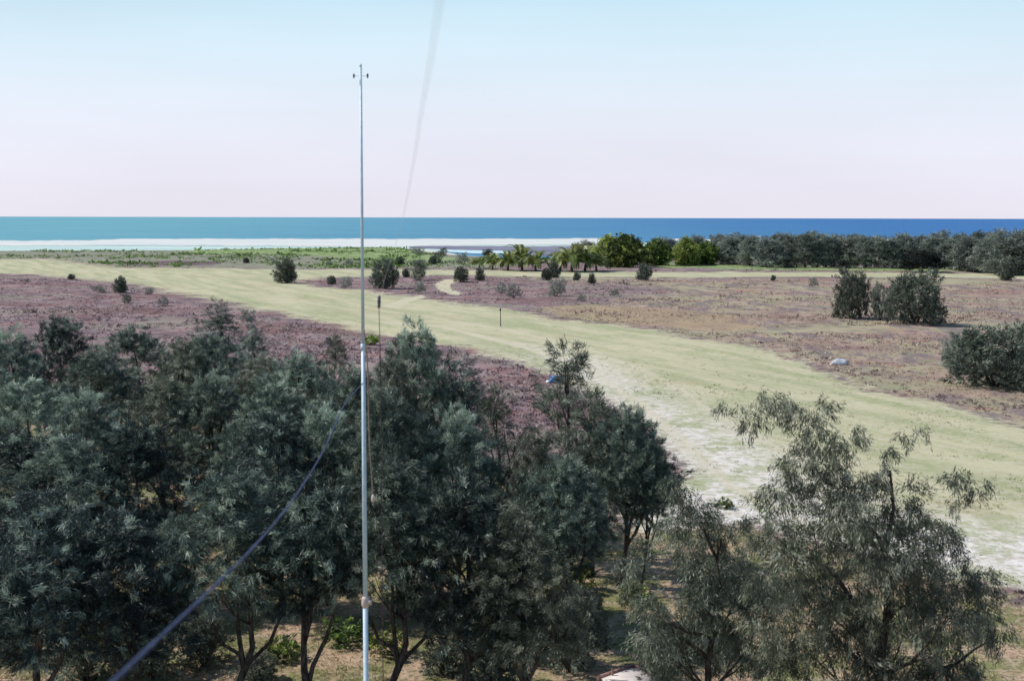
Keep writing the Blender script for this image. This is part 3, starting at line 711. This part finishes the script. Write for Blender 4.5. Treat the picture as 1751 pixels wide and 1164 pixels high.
# ---- shrubs
def make_shrub(key, seed, H, W, nl, mat, blen, bw, per=26, tp=3.0, z0=0.15, r=(0.5, 0.9), sharp=0.6, peak=0.42, name='shrub', part='foliage', tl=0.5, **kw):
    rng = np.random.default_rng(seed)
    root = empty(name, (0, 0, 0))
    lobes = crown_lobes(rng, H, W, z0, nl, r, sharp, (0, 0), peak, (0.22, 0.86))
    mb = MB()
    for i in range(5):
        l = lobes[int(rng.integers(0, len(lobes)))]
        mb.tube(limb_path(rng, (rng.uniform(-.1, .1), rng.uniform(-.1, .1), -0.2), l[:3], 5, 0.1), [0.07, 0.06, 0.045, 0.03, 0.015], 5)
    link('stem', mb.mesh('stem'), M['bark'], root)
    link(part, foliage_mesh(part, lobes, rng, tuft_per_m2=tp, blades_per=per, blen=blen, bw=bw, tuft_len=tl, **kw), M[mat], root)
    PROTO[key] = dict(root=root, H=H, used=False)
make_shrub('b1', 41, 3.0, 1.6, 20, 'shrub', (0.14, 0.28), (0.035, 0.07), tp=8, tl=0.35)
make_shrub('b2', 42, 3.0, 1.3, 18, 'shrub', (0.14, 0.28), (0.035, 0.07), tp=8, tl=0.35, peak=0.33, sharp=0.75)
make_shrub('b3', 43, 3.0, 2.1, 24, 'shrub', (0.14, 0.26), (0.03, 0.06), tp=9, tl=0.35)
make_shrub('b4', 44, 3.0, 2.0, 22, 'belt', (0.15, 0.28), (0.03, 0.06), tp=6, spread=0.8, tl=0.35)
make_shrub('yb', 45, 1.0, 0.75, 10, 'bright', (0.12, 0.22), (0.04, 0.08), tp=10, r=(0.25, 0.4), tl=0.2)
make_shrub('un', 46, 2.4, 1.3, 20, 'shrub', (0.12, 0.22), (0.03, 0.05), tp=9, r=(0.4, 0.7), tl=0.3, droop=0.2)
make_shrub('ug', 47, 1.0, 0.8, 12, 'broad', (0.10, 0.18), (0.03, 0.06), tp=12, r=(0.22, 0.4), tl=0.2)
make_shrub('b5', 47, 3.0, 1.9, 13, 'belt', (0.15, 0.30), (0.03, 0.055), tp=5, tl=0.4, r=(0.35, 0.9), spread=0.8)
make_shrub('b6', 48, 3.0, 1.6, 11, 'shrub', (0.15, 0.30), (0.03, 0.055), tp=6, tl=0.4, r=(0.35, 1.0), spread=0.8)
def shrub(key, px, by, hp, wf, label, cat='shrub', name='shrub', group='shrubs dotted over the heath'):
    x, y = ground(px, by); h = hp / FPX * math.hypot(x, y) * 0.96
    return place(key, x, y, h, wf, rnd.uniform(0, 6.28), name, label, cat, group)
for a in [
 ('b2', 490, 483, 40, 1.15, 'dark upright shrub standing alone on the far side of the airstrip, left of the mast'),
 ('b3', 659, 493, 48, 0.8, 'biggest dark shrub just right of the mast at the far scrub island'),
 ('b6', 716, 479, 38, 1.0, 'tall slim shrub right of the biggest dark one beside the mast'),
 ('b5', 718, 498, 20, 0.9, 'small grey shrub right in front of the tall slim one'),
 ('b1', 694, 474, 15, 0.9, 'little grey shrub between the biggest dark shrub and the tall slim one'),
 ('b1', 788, 482, 26, 1.0, 'rounded dark shrub right behind the winding sand path'),
 ('b2', 820, 479, 22, 0.9, 'narrow dark shrub right of the rounded one behind the sand path'),
 ('b2', 207, 500, 27, 1.0, 'upright dark shrub on the near edge of the airstrip at the left'),
 ('b6', 217, 520, 17, 1.0, 'small round shrub below the upright one on the purple heath at the left'),
 ('b1', 567, 485, 15, 1.1, 'small round grey shrub, left one of a pair left of the mast'),
 ('b5', 590, 492, 21, 1.1, 'grey rounded shrub, right one of a pair left of the mast'),
 ('b1', 1101, 479, 28, 1.0, 'dark pointed shrub alone in front of the round bright green tree'),
 ('b1', 935, 479, 20, 1.0, 'dark shrub before the palms, left one of a touching pair'),
 ('b2', 947, 474, 26, 1.0, 'taller dark shrub in front of the palms, right one of a touching pair'),
 ('b5', 951, 506, 32, 1.0, 'grey-green shrub nearest the viewer below the palms'),
 ('b5', 878, 510, 26, 0.9, 'pale grey shrub in the purple scrub, right one of two'),
 ('b5', 857, 499, 20, 0.8, 'pale grey shrub in the purple scrub, left one of two'),
 ('b2', 1012, 485, 18, 1.0, 'little dark shrub right of the palms on the far grass strip edge'),
 ('b1', 986, 480, 14, 1.0, 'tiny dark shrub below the palms on the far grass strip edge'),
 ('b5', 995, 515, 14, 1.0, 'tiny grey bush in the red scrub right of centre'),
 ('b5', 1050, 506, 13, 1.3, 'low grey bush on the pale patch of scrub right of centre'),
 ('b3', 1456, 547, 78, 0.66, 'dark grey upright bush, left one of the big pair at the right'),
 ('b4', 1508, 550, 62, 0.6, 'pale thin bush between the two big dark bushes at the right'),
 ('b3', 1565, 557, 84, 0.92, 'broad dark bush, right one of the big pair at the right'),
 ('b3', 1700, 662, 98, 1.25, 'large dark bush cut by the right edge of the photograph'),
 ('b4', 1640, 640, 66, 0.8, 'grey-green left shoulder bush of the large dark one at the right edge'),
 ('b3', 1790, 655, 90, 1.0, 'rear bush behind the large dark one at the right edge'),
 ('b2', 1722, 481, 34, 0.9, 'grey shrub at the grass edge in front of the tree belt, far right'),
 ('b5', 1390, 489, 17, 0.9, 'small grey shrub left of the big pair on the grey scrub'),
 ('b1', 1322, 479, 9, 1.0, 'tiny shrub on the far grass edge below the tree belt'),
 ('b1', 122, 479, 9, 1.3, 'tiny dark shrub at the airstrip near edge, far left'),
 ('b5', 254, 503, 13, 1.2, 'low dark shrub right of the upright one at the left airstrip edge'),
 ('b5', 172, 500, 12, 2.0, 'flat grey shrub alone on the left heath beside the upright one'),
 ('b5', 279, 524, 18, 0.9, 'small grey shrub on the red heath left of the thin-topped tree'),
 ('b5', 425, 552, 22, 1.2, 'grey bush at the airstrip edge right of the thin-topped tree'),
 ('b6', 748, 450, 22, 0.9, 'dark shrub at the green shore, tallest between mast and palms'),
 ('b1', 740, 452, 14, 1.0, 'dark shrub leaning against the tallest shore shrub'),
 ('b5', 716, 436, 14, 1.8, 'flat grey shrub on the green shore, left one of two'),
 ('b6', 758, 438, 16, 1.1, 'round grey shrub on the green shore, right one of two'),
 ('b5', 790, 452, 20, 1.1, 'grey shrub left of the palms at the green shore'),
 ('b1', 684, 452, 14, 1.1, 'grey shrub behind the biggest dark one beside the mast'),
 ('b5', 597, 453, 10, 1.3, 'small grey shrub on the shore cover right behind the mast'),
 ('b5', 563, 455, 9, 1.2, 'small grey shrub on the shore cover left of the mast'),
 ('b5', 470, 450, 9, 1.4, 'small grey shrub on the shore cover above the lone upright shrub'),
 ('b1', 421, 448, 9, 1.2, 'tiny dark shrub on the shore cover left of the lone upright shrub'),
 ('b1', 835, 440, 14, 1.5, 'dark shrub in front of the pale blue pool'),
]: shrub(*a)
shrub('yb', 638, 590, 17, 1.1, 'small bright yellow-green bush right beside the mast', group=None)
shrub('un', 985, 1135, 150, 0.75, 'dark understorey shrub reaching up at the right of the thicket foot')
shrub('un', 1010, 1090, 90, 0.7, 'understorey shrub in the shade behind the pale slab')
for px, by, hp, wf, lab in [(150, 1158, 130, 1.0, 'dark understorey shrub at the bottom edge left of the blue cable'), (262, 1150, 110, 1.1, 'dark understorey shrub where the blue cable leaves the photograph'), (20, 1120, 100, 0.9, 'understorey shrub in the bottom left corner'),
        (350, 1130, 90, 1.0, 'understorey shrub right of the cable end among the leftmost bare trunks'), (840, 1165, 120, 1.0, 'understorey shrub at the bottom edge in the middle of the photograph'), (760, 1150, 70, 1.2, 'low dark understorey shrub between the mast and the middle'),
        (905, 1120, 110, 0.9, 'understorey shrub left of the tall understorey shrub at the thicket foot'), (440, 1165, 60, 1.3, 'low dark understorey shrub at the bottom left of the mast'), (1130, 1160, 80, 1.0, 'understorey shrub right behind the fallen pole by the slab')]:
    shrub('un', px, by, hp, wf, lab, group='dark shrubs under the casuarinas')
for i, (px, by, hp, lab) in enumerate([(590, 1100, 45, 'low green herb bush at the foot of the mast-side trunks'), (1090, 1030, 36, 'low bright green bush in the sandy gap shade'), (665, 1120, 42, 'low green herb bush right of the mast foot'),
        (480, 1125, 40, 'low green herb bush on the pink grass left of the mast'), (960, 1010, 60, 'bright green leafy bush at the thicket foot right of centre'), (1240, 870, 18, 'low green tuft bush on the pale sand left of the large open tree')]):
    shrub('ug', px, by, hp, 1.2, lab, name='low_bush', cat='bush', group='low green bushes under the trees')

# ---- far tree belt
def make_far(key, seed, H, W, nl, mat, blen, bw, tp, per, z0, name, r=(1.0, 1.9), **kw):
    rng = np.random.default_rng(seed)
    root = empty(name, (0, 0, 0))
    sharp, peak = kw.pop('sharp', 0.6), kw.pop('peak', 0.4)
    lobes = crown_lobes(rng, H, W, z0, nl, r, sharp, (0, 0), peak)
    mb = MB(); tp_ = limb_path(rng, (0, 0, -0.4), (0, 0, H * 0.85), 7, 0.05)
    mb.tube(tp_, [0.22, 0.19, 0.16, 0.13, 0.1, 0.07, 0.03], 6)
    for i in range(6):
        l = lobes[int(rng.integers(0, len(lobes)))]; mb.tube(limb_path(rng, tp_[2 + i % 3], l[:3], 4, 0.1), [0.09, 0.07, 0.05, 0.02], 4)
    link('trunk', mb.mesh('trunk'), M['bark'], root)
    link('crown', foliage_mesh('crown', lobes, rng, tuft_per_m2=tp, blades_per=per, blen=blen, bw=bw, tuft_len=1.0, **kw), M[mat], root)
    PROTO[key] = dict(root=root, H=H, used=False)
make_far('c1', 61, 9, 3.0, 24, 'belt', (0.4, 0.9), (0.08, 0.15), 1.3, 22, 0.6, 'far_casuarina')
make_far('c2', 62, 9, 2.6, 22, 'belt', (0.4, 0.9), (0.08, 0.15), 1.3, 22, 0.6, 'far_casuarina', peak=0.3)
make_far('c3', 63, 9, 3.4, 26, 'belt', (0.4, 0.9), (0.08, 0.15), 1.2, 20, 0.6, 'far_casuarina', sharp=0.5)
make_far('g1', 64, 7, 4.6, 30, 'broad', (0.3, 0.55), (0.16, 0.3), 2.4, 22, 0.3, 'broadleaf_tree', sharp=0.45, tint_mu=0.5, up=0.4, wind=(-0.1, 0, 0))
make_far('g2', 65, 7, 3.6, 26, 'broad', (0.3, 0.55), (0.16, 0.3), 2.4, 22, 0.3, 'broadleaf_tree', sharp=0.5, tint_mu=0.55, up=0.4, wind=(-0.1, 0, 0))
make_far('gd', 67, 7, 4.6, 30, 'broad', (0.3, 0.55), (0.16, 0.3), 2.4, 22, 0.3, 'broadleaf_tree', sharp=0.45, tint_mu=0.32, up=0.4, wind=(-0.1, 0, 0))
make_far('gl', 68, 7, 3.8, 26, 'broad', (0.3, 0.55), (0.16, 0.3), 2.4, 22, 0.3, 'broadleaf_tree', sharp=0.5, tint_mu=0.72, up=0.4, wind=(-0.1, 0, 0))
make_far('dk', 66, 5, 4.6, 26, 'dark', (0.3, 0.55), (0.1, 0.2), 2.2, 22, 1.0, 'dark_tree', r=(0.8, 1.3), sharp=0.4)
def far(key, px, by, ty, wp, label, cat='tree', group='casuarinas of the far tree belt', name='far_casuarina'):
    x, y = ground(px, by); d = math.hypot(x, y); h = (by - ty) / FPX * d * 0.93
    half = {'c1': 3.0, 'c2': 2.6, 'c3': 3.4, 'g1': 4.6, 'gd': 4.6, 'gl': 3.8, 'g2': 3.6, 'dk': 4.6}[key]
    wf = (wp / FPX * d) / (2 * half * 0.95) / (h / PROTO[key]['H'])
    return place(key, x, y, h, wf, rnd.uniform(0, 6.28), name, label, cat, group)
B = 'bright green broadleaf trees by the palms'
far('gl', 1040, 453, 404, 56, 'yellow-green broadleaf tree at the left end of the far trees, lit on its left', group=B, name='broadleaf_tree')
far('gd', 1070, 457, 404, 72, 'largest round dark green broadleaf tree right of the palms', group=B, name='broadleaf_tree')
far('g2', 1122, 454, 410, 52, 'green broadleaf tree directly right of the largest round one', group=B, name='broadleaf_tree')
far('gl', 1172, 453, 407, 48, 'bright yellow-green domed tree left of the grey casuarinas', group=B, name='broadleaf_tree')
far('g1', 1208, 452, 415, 50, 'low green broadleaf tree between the yellow-green dome and the grey casuarinas', group=B, name='broadleaf_tree')
far('dk', 1577, 466, 431, 74, 'very dark low round tree standing before the far tree belt', group=None, name='dark_tree')
ordw = ['first', 'second', 'third', 'fourth', 'fifth', 'sixth', 'seventh', 'eighth', 'ninth', 'tenth', 'eleventh', 'twelfth', 'thirteenth', 'fourteenth', 'fifteenth', 'sixteenth', 'seventeenth', 'eighteenth']
front = [(1248, 452, 404, 44), (1282, 454, 402, 42), (1312, 457, 406, 46), (1345, 456, 400, 44), (1378, 457, 398, 48), (1412, 457, 402, 44), (1446, 457, 406, 46), (1480, 458, 404, 46), (1513, 459, 408, 48), (1545, 459, 402, 46),
         (1590, 460, 408, 48), (1624, 461, 412, 46), (1652, 464, 408, 50), (1688, 466, 408, 54), (1722, 470, 406, 56), (1760, 470, 404, 60), (1800, 470, 406, 60)]
for i, (px, by, ty, wp) in enumerate(front):
    far(['c1', 'c3', 'c2'][i % 3], px, by, ty, wp * 1.12, f'grey-green casuarina in the front row of the far belt, {ordw[i]} from its left')
back = [(1140, 442, 407, 40), (1190, 444, 403, 40), (1228, 445, 400, 46), (1265, 446, 400, 44), (1328, 446, 401, 44), (1362, 446, 403, 44), (1395, 446, 398, 40), (1430, 446, 404, 44), (1465, 446, 402, 44), (1500, 446, 406, 44), (1532, 446, 406, 44), (1570, 446, 404, 42), (1606, 446, 398, 40), (1640, 448, 402, 44), (1672, 450, 398, 44), (1702, 452, 396, 46), (1742, 452, 398, 50)]
for i, (px, by, ty, wp) in enumerate(back):
    far(['c2', 'c1', 'c3'][i % 3], px, by, ty, wp * 1.1, f'pale casuarina in the back row of the far belt, {ordw[i]} from its left')
far('c2', 1005, 446, 412, 34, 'thin grey casuarina behind the palms, left of the yellow-green tree')
far('c2', 985, 444, 416, 26, 'small thin grey casuarina behind the tallest palm')

# ---- palms
def make_palm():
    rng = np.random.default_rng(77)
    root = empty('palm', (0, 0, 0))
    mb = MB(); mb.tube([(0, 0, -0.2), (0.05, 0, 0.3), (0.08, 0.03, 0.55), (0.1, 0.04, 0.8)], [0.2, 0.17, 0.15, 0.12], 7)
    link('trunk', mb.mesh('trunk'), M['bark'], root)
    V, Q, T = [], [], []
    L = 3.0; npair = 16
    for j in range(10):                                   # rachis strip
        pass
    def arc(t): return np.array([L * (t - 0.18 * t * t), 0, 1.5 * t - 1.75 * t * t * t])
    for j in range(npair):
        t = 0.12 + 0.88 * j / (npair - 1); p = arc(t); tan = unit(arc(t + 0.01) - arc(t - 0.01))
        ll = 0.85 * math.sin(math.pi * (0.12 + 0.8 * t)) ** 0.6
        for s_ in (-1, 1):
            d = unit(tan * 0.75 + np.array([0, s_ * 0.8, -0.25]))
            w = tan * 0.13
            b = len(V); e = p + d * ll; m_ = p + d * ll * 0.5
            V += [p - w * .4, m_ - w, e, m_ + w]; Q.append((b, b + 1, b + 2, b + 3)); T += [0.35 + 0.5 * rng.random()] * 4
    pts = [arc(t) for t in np.linspace(0, 1, 9)]
    for i, p in enumerate(pts):
        w = 0.05 * (1 - 0.8 * i / 8); V += [p + (0, w, 0), p - (0, w, 0)]; T += [0.7, 0.7]
    b = len(V) - 18
    for i in range(8): Q.append((b + 2 * i, b + 2 * i + 1, b + 2 * i + 3, b + 2 * i + 2))
    fm = mesh_np('frond', np.array(V), np.array(Q), None, dict(tint=np.array(T)))
    for k in range(21):
        f = link('frond', fm, M['frond'], root)
        el = [0.30, 0.0, 0.75][k % 3] + rng.uniform(-.12, .12)
        f.location = (0.1, 0.04, 0.8); f.rotation_euler = (0, -el, k * 2.4 + rng.uniform(-.2, .2))
        s_ = rng.uniform(0.8, 1.1); f.scale = (s_, s_, s_)
    PROTO['palm'] = dict(root=root, H=3.9, used=False)
make_palm()
for a in [(842, 462, 28, 0.8, 'low yellow-green palm at the left end of the palm row'), (868, 463, 32, 0.9, 'small palm second from the left end of the palm row'), (893, 462, 42, 0.8, 'darker taller palm third from the left of the palm row'),
          (916, 464, 34, 0.9, 'yellow-green palm beside the darker taller palm, right of it'), (958, 463, 36, 0.9, 'yellow-green palm in the middle right of the palm row, before the slate reef'), (978, 465, 46, 0.8, 'tallest palm of the row before the yellow-green tree'),
          (1000, 464, 42, 0.85, 'palm directly right of the tallest palm'), (1020, 463, 32, 0.9, 'pale palm at the right end of the row under the broadleaf trees'), (820, 460, 20, 1.2, 'lowest palm clump left of the palm row')]:
    x, y = ground(a[0], a[1]); place('palm', x, y, 1.55 * a[2] / FPX * math.hypot(x, y), a[3] * 1.0, rnd.uniform(0, 6.28), 'palm', a[4], 'palm', 'palms in front of the shore')

# ------------------------------------------------------------------ ground cover (nobody could count it)
def cover(name, n, dmin, dmax, keep, size, nb, mat, label, seed, flat=0.35, ang=26, tint=(0.45, 0.22), w=0.10, patch=0.0, patch_scale=6.0):
    rng = np.random.default_rng(seed)
    a = np.radians(rng.uniform(-ang, ang, n)); d = np.exp(rng.uniform(math.log(dmin), math.log(dmax), n))
    Pp = np.stack([np.sin(a) * d, np.cos(a) * d], 1)
    m_ = masks(Pp); lsd = poly_sd(Pp, LAND)
    pr = keep(m_) * (lsd > 8)
    if patch: pr = pr * (value_noise(Pp[:, 0], Pp[:, 1], patch_scale, seed) > patch)
    k = rng.random(n) < pr
    Pp = Pp[k]; n = len(Pp); st = m_['strip'][k]; lsd = lsd[k]
    z = height(Pp[:, 0], Pp[:, 1], st, lsd)
    s_ = size[0] * np.exp(rng.normal(size=n) * size[1]) * (0.5 + 1.1 * value_noise(Pp[:, 0], Pp[:, 1], 11.0, seed + 8))
    ti = np.repeat(np.arange(n), nb); N_ = len(ti)
    base = np.stack([Pp[ti, 0], Pp[ti, 1], z[ti]], 1)
    off = rng.normal(size=(N_, 2)) * s_[ti, None] * 0.45; base[:, :2] += off
    dr = rng.normal(size=(N_, 3)); dr[:, 2] = np.abs(dr[:, 2]) * 0.6 + flat; dr[:, :2] += off / s_[ti, None] * 0.8; dr = unit(dr)
    L = s_[ti] * rng.uniform(0.5, 1.1, N_)
    big = value_noise(Pp[:, 0], Pp[:, 1], 5.0, seed + 3)
    tt = np.clip(tint[0] + tint[1] * rng.normal(size=n) + (big - .5) * 0.5, 0, 1)[ti] + 0.1 * rng.normal(size=N_)
    V, Q, tv = blades(base, dr, L, L * w * rng.uniform(0.7, 1.6, N_), rng, np.clip(tt, 0, 1))
    tag(link(name, mesh_np(name, V, Q, None, dict(tint=tv)), M[mat]), label, name.replace('_', ' '), kind='stuff')
no = lambda m_: (1 - m_['strip']) ** 2 * (1 - m_['path'])
cover('heath_cover', 78000, 42, 420, lambda m_: (no(m_) * (1 - m_['right']) * (1 - m_['green']) * (1 - m_['near']) * (m_['strip'] < 0.35)), (0.15, 0.4), 7, 'heath', 'purple brown low heath covering the ground beside the airstrip', 201, w=0.4, patch=0.2)
cover('rough_scrub', 85000, 60, 330, lambda m_: (m_['right'] > 0.5) * (m_['strip'] < 0.35) * 1.0, (0.13, 0.45), 7, 'grey_heath', 'grey and brown low scrub right of the airstrip', 202, w=0.4, patch=0.35, patch_scale=9.0)
cover('shore_creeper', 14000, 250, 540, lambda m_: (m_['green'] > 0.5) * 1.0, (0.55, 0.4), 7, 'creeper', 'green creeping plants along the shore', 203, w=0.45, patch=0.35, patch_scale=18)
cover('dry_grass', 30000, 22, 55, lambda m_: (m_['near'] > 0.4) * (m_['strip'] < 0.4) * 1.0, (0.15, 0.4), 6, 'grass', 'dry straw and green grass under the trees', 204, flat=0.6, w=0.13, tint=(0.42, 0.3), patch=0.3, patch_scale=2.0)
cover('strip_grass', 16000, 34, 120, lambda m_: (m_['strip'] > 0.6) * 1.0, (0.09, 0.3), 7, 'grass', 'short grass tufts on the near end of the airstrip', 205, flat=0.3, w=0.16, tint=(0.3, 0.25), patch=0.45, patch_scale=3.0)

# ------------------------------------------------------------------ mast
D = 20.0
mx = at(621, 600, D).x
topz = at(616, 119, D).z
mast = tag(empty('radio_mast', (mx, D, gz(mx, D) - 0.02)), 'slender pale blue-white radio mast rising above the thicket into the sky', 'mast')
z_mid = at(626, 1035, D).z; z2 = at(620, 600, D).z
mb = MB(); mb.tube([(0, 0, -0.3), (0, 0, z_mid)], [0.042, 0.040], 12); link('lower_pole', mb.mesh('lower_pole'), M['pole'], mast)
mb = MB(); mb.tube([(0, 0, z_mid), (0, 0, z2)], [0.037, 0.031], 12); link('middle_pole', mb.mesh('middle_pole'), M['pole'], mast)
mb = MB(); mb.tube([(0, 0, z2), (0, 0, topz)], [0.026, 0.017], 12); link('upper_pole', mb.mesh('upper_pole'), M['pole'], mast)
mb = MB(); mb.tube([(0, 0, z_mid - 0.09), (0, 0, z_mid - 0.05), (0, 0, z_mid + 0.05), (0, 0, z_mid + 0.09)], [0.046, 0.06, 0.06, 0.046], 12); mb.box((0.07, -0.02, z_mid), (0.06, 0.05, 0.07)); link('collar', mb.mesh('collar', False), M['collar'], mast)
mb = MB(); mb.tube([(0, 0, z2 - 0.05), (0, 0, z2 + 0.05)], [0.04, 0.04], 12); link('collar', mb.mesh('collar', False), M['pole'], mast)
zc = at(616, 137, D).z
mb = MB(); mb.tube([(-0.105, 0, zc), (0.105, 0, zc)], [0.003, 0.003], 6); link('crossbar', mb.mesh('crossbar'), M['pole'], mast)
for s_ in (-1, 1):
    mb = MB(); mb.tube([(s_ * 0.105, 0, zc - 0.035), (s_ * 0.105, 0, zc - 0.01), (s_ * 0.105, 0, zc + 0.02), (s_ * 0.105, 0, zc + 0.035)], [0.008, 0.016, 0.016, 0.008], 8)
    link('insulator', mb.mesh('insulator'), M['insulator'], mast)
mb = MB(); mb.tube([(0, 0, topz - 0.02), (0, 0, topz + 0.02)], [0.020, 0.016], 10); link('cap', mb.mesh('cap'), M['pole'], mast)

def smooth_pts(pts, n=40):
    P_ = [Vector(p) for p in pts]; out = []
    ts = np.linspace(0, len(P_) - 1, n)
    for t in ts:
        i = min(int(t), len(P_) - 2); f = t - i
        p0 = P_[max(i - 1, 0)]; p1 = P_[i]; p2 = P_[i + 1]; p3 = P_[min(i + 2, len(P_) - 1)]
        out.append(0.5 * ((2 * p1) + (p2 - p0) * f + (2 * p0 - 5 * p1 + 4 * p2 - p3) * f * f + (3 * p1 - p0 - 3 * p2 + p3) * f ** 3))
    return out
# brown halyard hanging beside the mast
hal = tag(empty('halyard', (0, 0, 0)), 'thin brown rope hanging close to the right side of the mast', 'rope')
p = smooth_pts([at(622, 560, D - 0.05), at(628, 620, D - 0.1), at(630, 690, D - 0.1), at(632, 760, D - 0.1), at(636, 820, D - 0.1), at(638, 848, D - 0.1)], 24)
mb = MB(); mb.tube(p, [0.011] * 24, 6); link('rope', mb.mesh('rope'), M['brown_rope'], hal)
e = p[-1]; mb = MB(); mb.tube([e + Vector((0, 0, 0.03)), e, e + Vector((0, 0, -0.07)), e + Vector((0, 0, -0.1))], [0.012, 0.028, 0.034, 0.015], 8); link('cleat', mb.mesh('cleat'), M['collar'], hal)
# blue cable from the mast-side crown to the viewer's building
pts = smooth_pts([at(621, 655, 19.97), at(603, 674, 18), at(590, 691, 16.8), at(581, 708, 15.9), at(568, 738, 14.3), at(545, 785, 12.2), at(500, 855, 9.6), at(440, 928, 7.5), at(360, 1008, 5.6), at(280, 1083, 4.35), at(198, 1160, 3.45), at(120, 1232, 2.8)], 70)
mb = MB(); mb.tube(pts, [0.0078 - 0.00002 * i + 0.0008 * math.sin(i * 1.3) for i in range(70)], 8)
tag(link('cable', mb.mesh('cable'), M['cable']), 'dark blue cable sagging from the mast down to the bottom left', 'cable')
# aerial wire, nearly out of focus, with its insulator and tie-down
aw = tag(empty('aerial_wire', (0, 0, 0)), 'pale blurred aerial wire falling from the top of the sky to a dark insulator', 'wire')
pts = smooth_pts([at(775, -110, 1.7), at(752, 0, 2.1), at(736, 105, 2.8), at(720, 195, 3.9), at(705, 290, 5.6), at(684, 392, 9.0), at(660, 470, 13.5), at(649, 506, 16.5)], 60)
mb = MB(); mb.tube(pts, [0.0012] * 60, 6); link('wire', mb.mesh('wire'), M['wire'], aw)
p0, p1 = at(648.5, 505, 16.5), at(648, 527, 16.5)
mb = MB(); mb.tube([p0, p0.lerp(p1, 0.15), p0.lerp(p1, 0.3), p0.lerp(p1, 0.5), p0.lerp(p1, 0.7), p0.lerp(p1, 0.85), p1], [0.010, 0.024, 0.018, 0.026, 0.018, 0.024, 0.010], 8); link('insulator', mb.mesh('insulator'), M['insulator'], aw)
pts = smooth_pts([p1, at(650, 600, 16.5), at(652, 700, 16.5), at(653, 900, 16.6), Vector((at(655, 1100, 16.7).x, 16.7, 0))], 24)
mb = MB(); mb.tube(pts, [0.005] * 24, 6); link('tie_rope', mb.mesh('tie_rope'), M['dark_rope'], aw)

# ------------------------------------------------------------------ small things
x, y = ground(856, 558)
post = tag(empty('marker_post', (x, y, gz(x, y))), 'thin dark marker post standing alone on the far side of the airstrip', 'post')
mb = MB(); mb.tube([(0, 0, -0.2), (0, 0, 1.0), (-0.03, 0, 1.85)], [0.05, 0.045, 0.04], 8); link('pole', mb.mesh('pole'), M['dark_rope'], post)
mb = MB(); mb.box((-0.03, 0, 1.9), (0.17, 0.1, 0.28)); link('head', mb.mesh('head', False), M['dark_rope'], post)

def rock_mesh(name, sx, sy, sz, seed, k=10):
    rng = np.random.default_rng(seed); V, Q, T = [], [], []
    for i in range(1, k):
        for j in range(2 * k):
            th, ph = math.pi * i / k, math.pi * j / k
            r_ = 1 + 0.16 * math.sin(3 * ph + seed) * math.sin(2 * th) + 0.06 * rng.normal()
            V.append((sx * r_ * math.sin(th) * math.cos(ph), sy * r_ * math.sin(th) * math.sin(ph), sz * r_ * math.cos(th)))
    for i in range(k - 2):
        for j in range(2 * k):
            a = i * 2 * k + j; b = i * 2 * k + (j + 1) % (2 * k); Q.append((a, a + 2 * k, b + 2 * k, b))
    t = len(V); V += [(0, 0, sz), (0, 0, -sz)]
    for j in range(2 * k):
        T.append((t, j, (j + 1) % (2 * k))); o = (k - 2) * 2 * k; T.append((t + 1, o + (j + 1) % (2 * k), o + j))
    return mesh_np(name, V, Q, T, smooth=False)
x, y = ground(1436, 624)
o = link('boulder', rock_mesh('boulder', 0.72, 0.5, 0.36, 3), M['stone']); o.location = (x, y, gz(x, y) + 0.12)
tag(o, 'pale blue-grey boulder lying alone on the brown rough right of the airstrip', 'rock')
x, y = ground(949, 654)
tp = tag(empty('bundle', (x, y, gz(x, y))), 'small blue bundle with a white end beside the narrow pale-topped tree', 'bundle')
o = link('tarp', rock_mesh('tarp', 0.55, 0.4, 0.33, 8), M['tarp'], tp); o.location = (0.1, 0, 0.22)
o = link('white_end', rock_mesh('white_end', 0.17, 0.2, 0.12, 5), M['white_cloth'], tp); o.location = (-0.5, -0.1, 0.10)
# slab at the bottom
x, y = ground(1085, 1166)
slab = tag(empty('concrete_slab', (x, y, gz(x, y)), R(42)), 'pale pinkish concrete slab with timber edges at the bottom right of centre', 'slab')
mb = MB(); mb.box((0, 0, 0.1), (1.25, 1.25, 0.36)); link('slab_top', mb.mesh('slab_top', False), M['concrete'], slab)
for (cx, cy, sx_, sy_) in ((0, 0.665, 1.4, 0.07), (0.665, -0.04, 0.07, 1.32)):
    mb = MB(); mb.box((cx, cy, 0.15), (sx_, sy_, 0.38)); link('edge_board', mb.mesh('edge_board', False), M['timber'], slab)
x, y = ground(1047, 1160)
mb = MB(); mb.tube([(0, 0, -0.2), (0, 0, 0.42), (-0.01, 0, 0.47)], [0.035, 0.03, 0.01], 8)
o = link('stake', mb.mesh('stake'), M['timber']); o.location = (x, y, gz(x, y)); tag(o, 'short dark wooden stake left of the pale concrete slab', 'stake')
x, y = ground(1100, 1144)
rail = tag(empty('pole_rail', (x, y, gz(x, y)), R(-38)), 'fallen brown pole lying behind the pale concrete slab', 'pole')
mb = MB(); mb.tube([(-0.5, 0, 0.5), (0.3, 0.03, 0.33), (1.2, 0, 0.06)], [0.03, 0.028, 0.02], 7); link('pole', mb.mesh('pole'), M['timber'], rail)
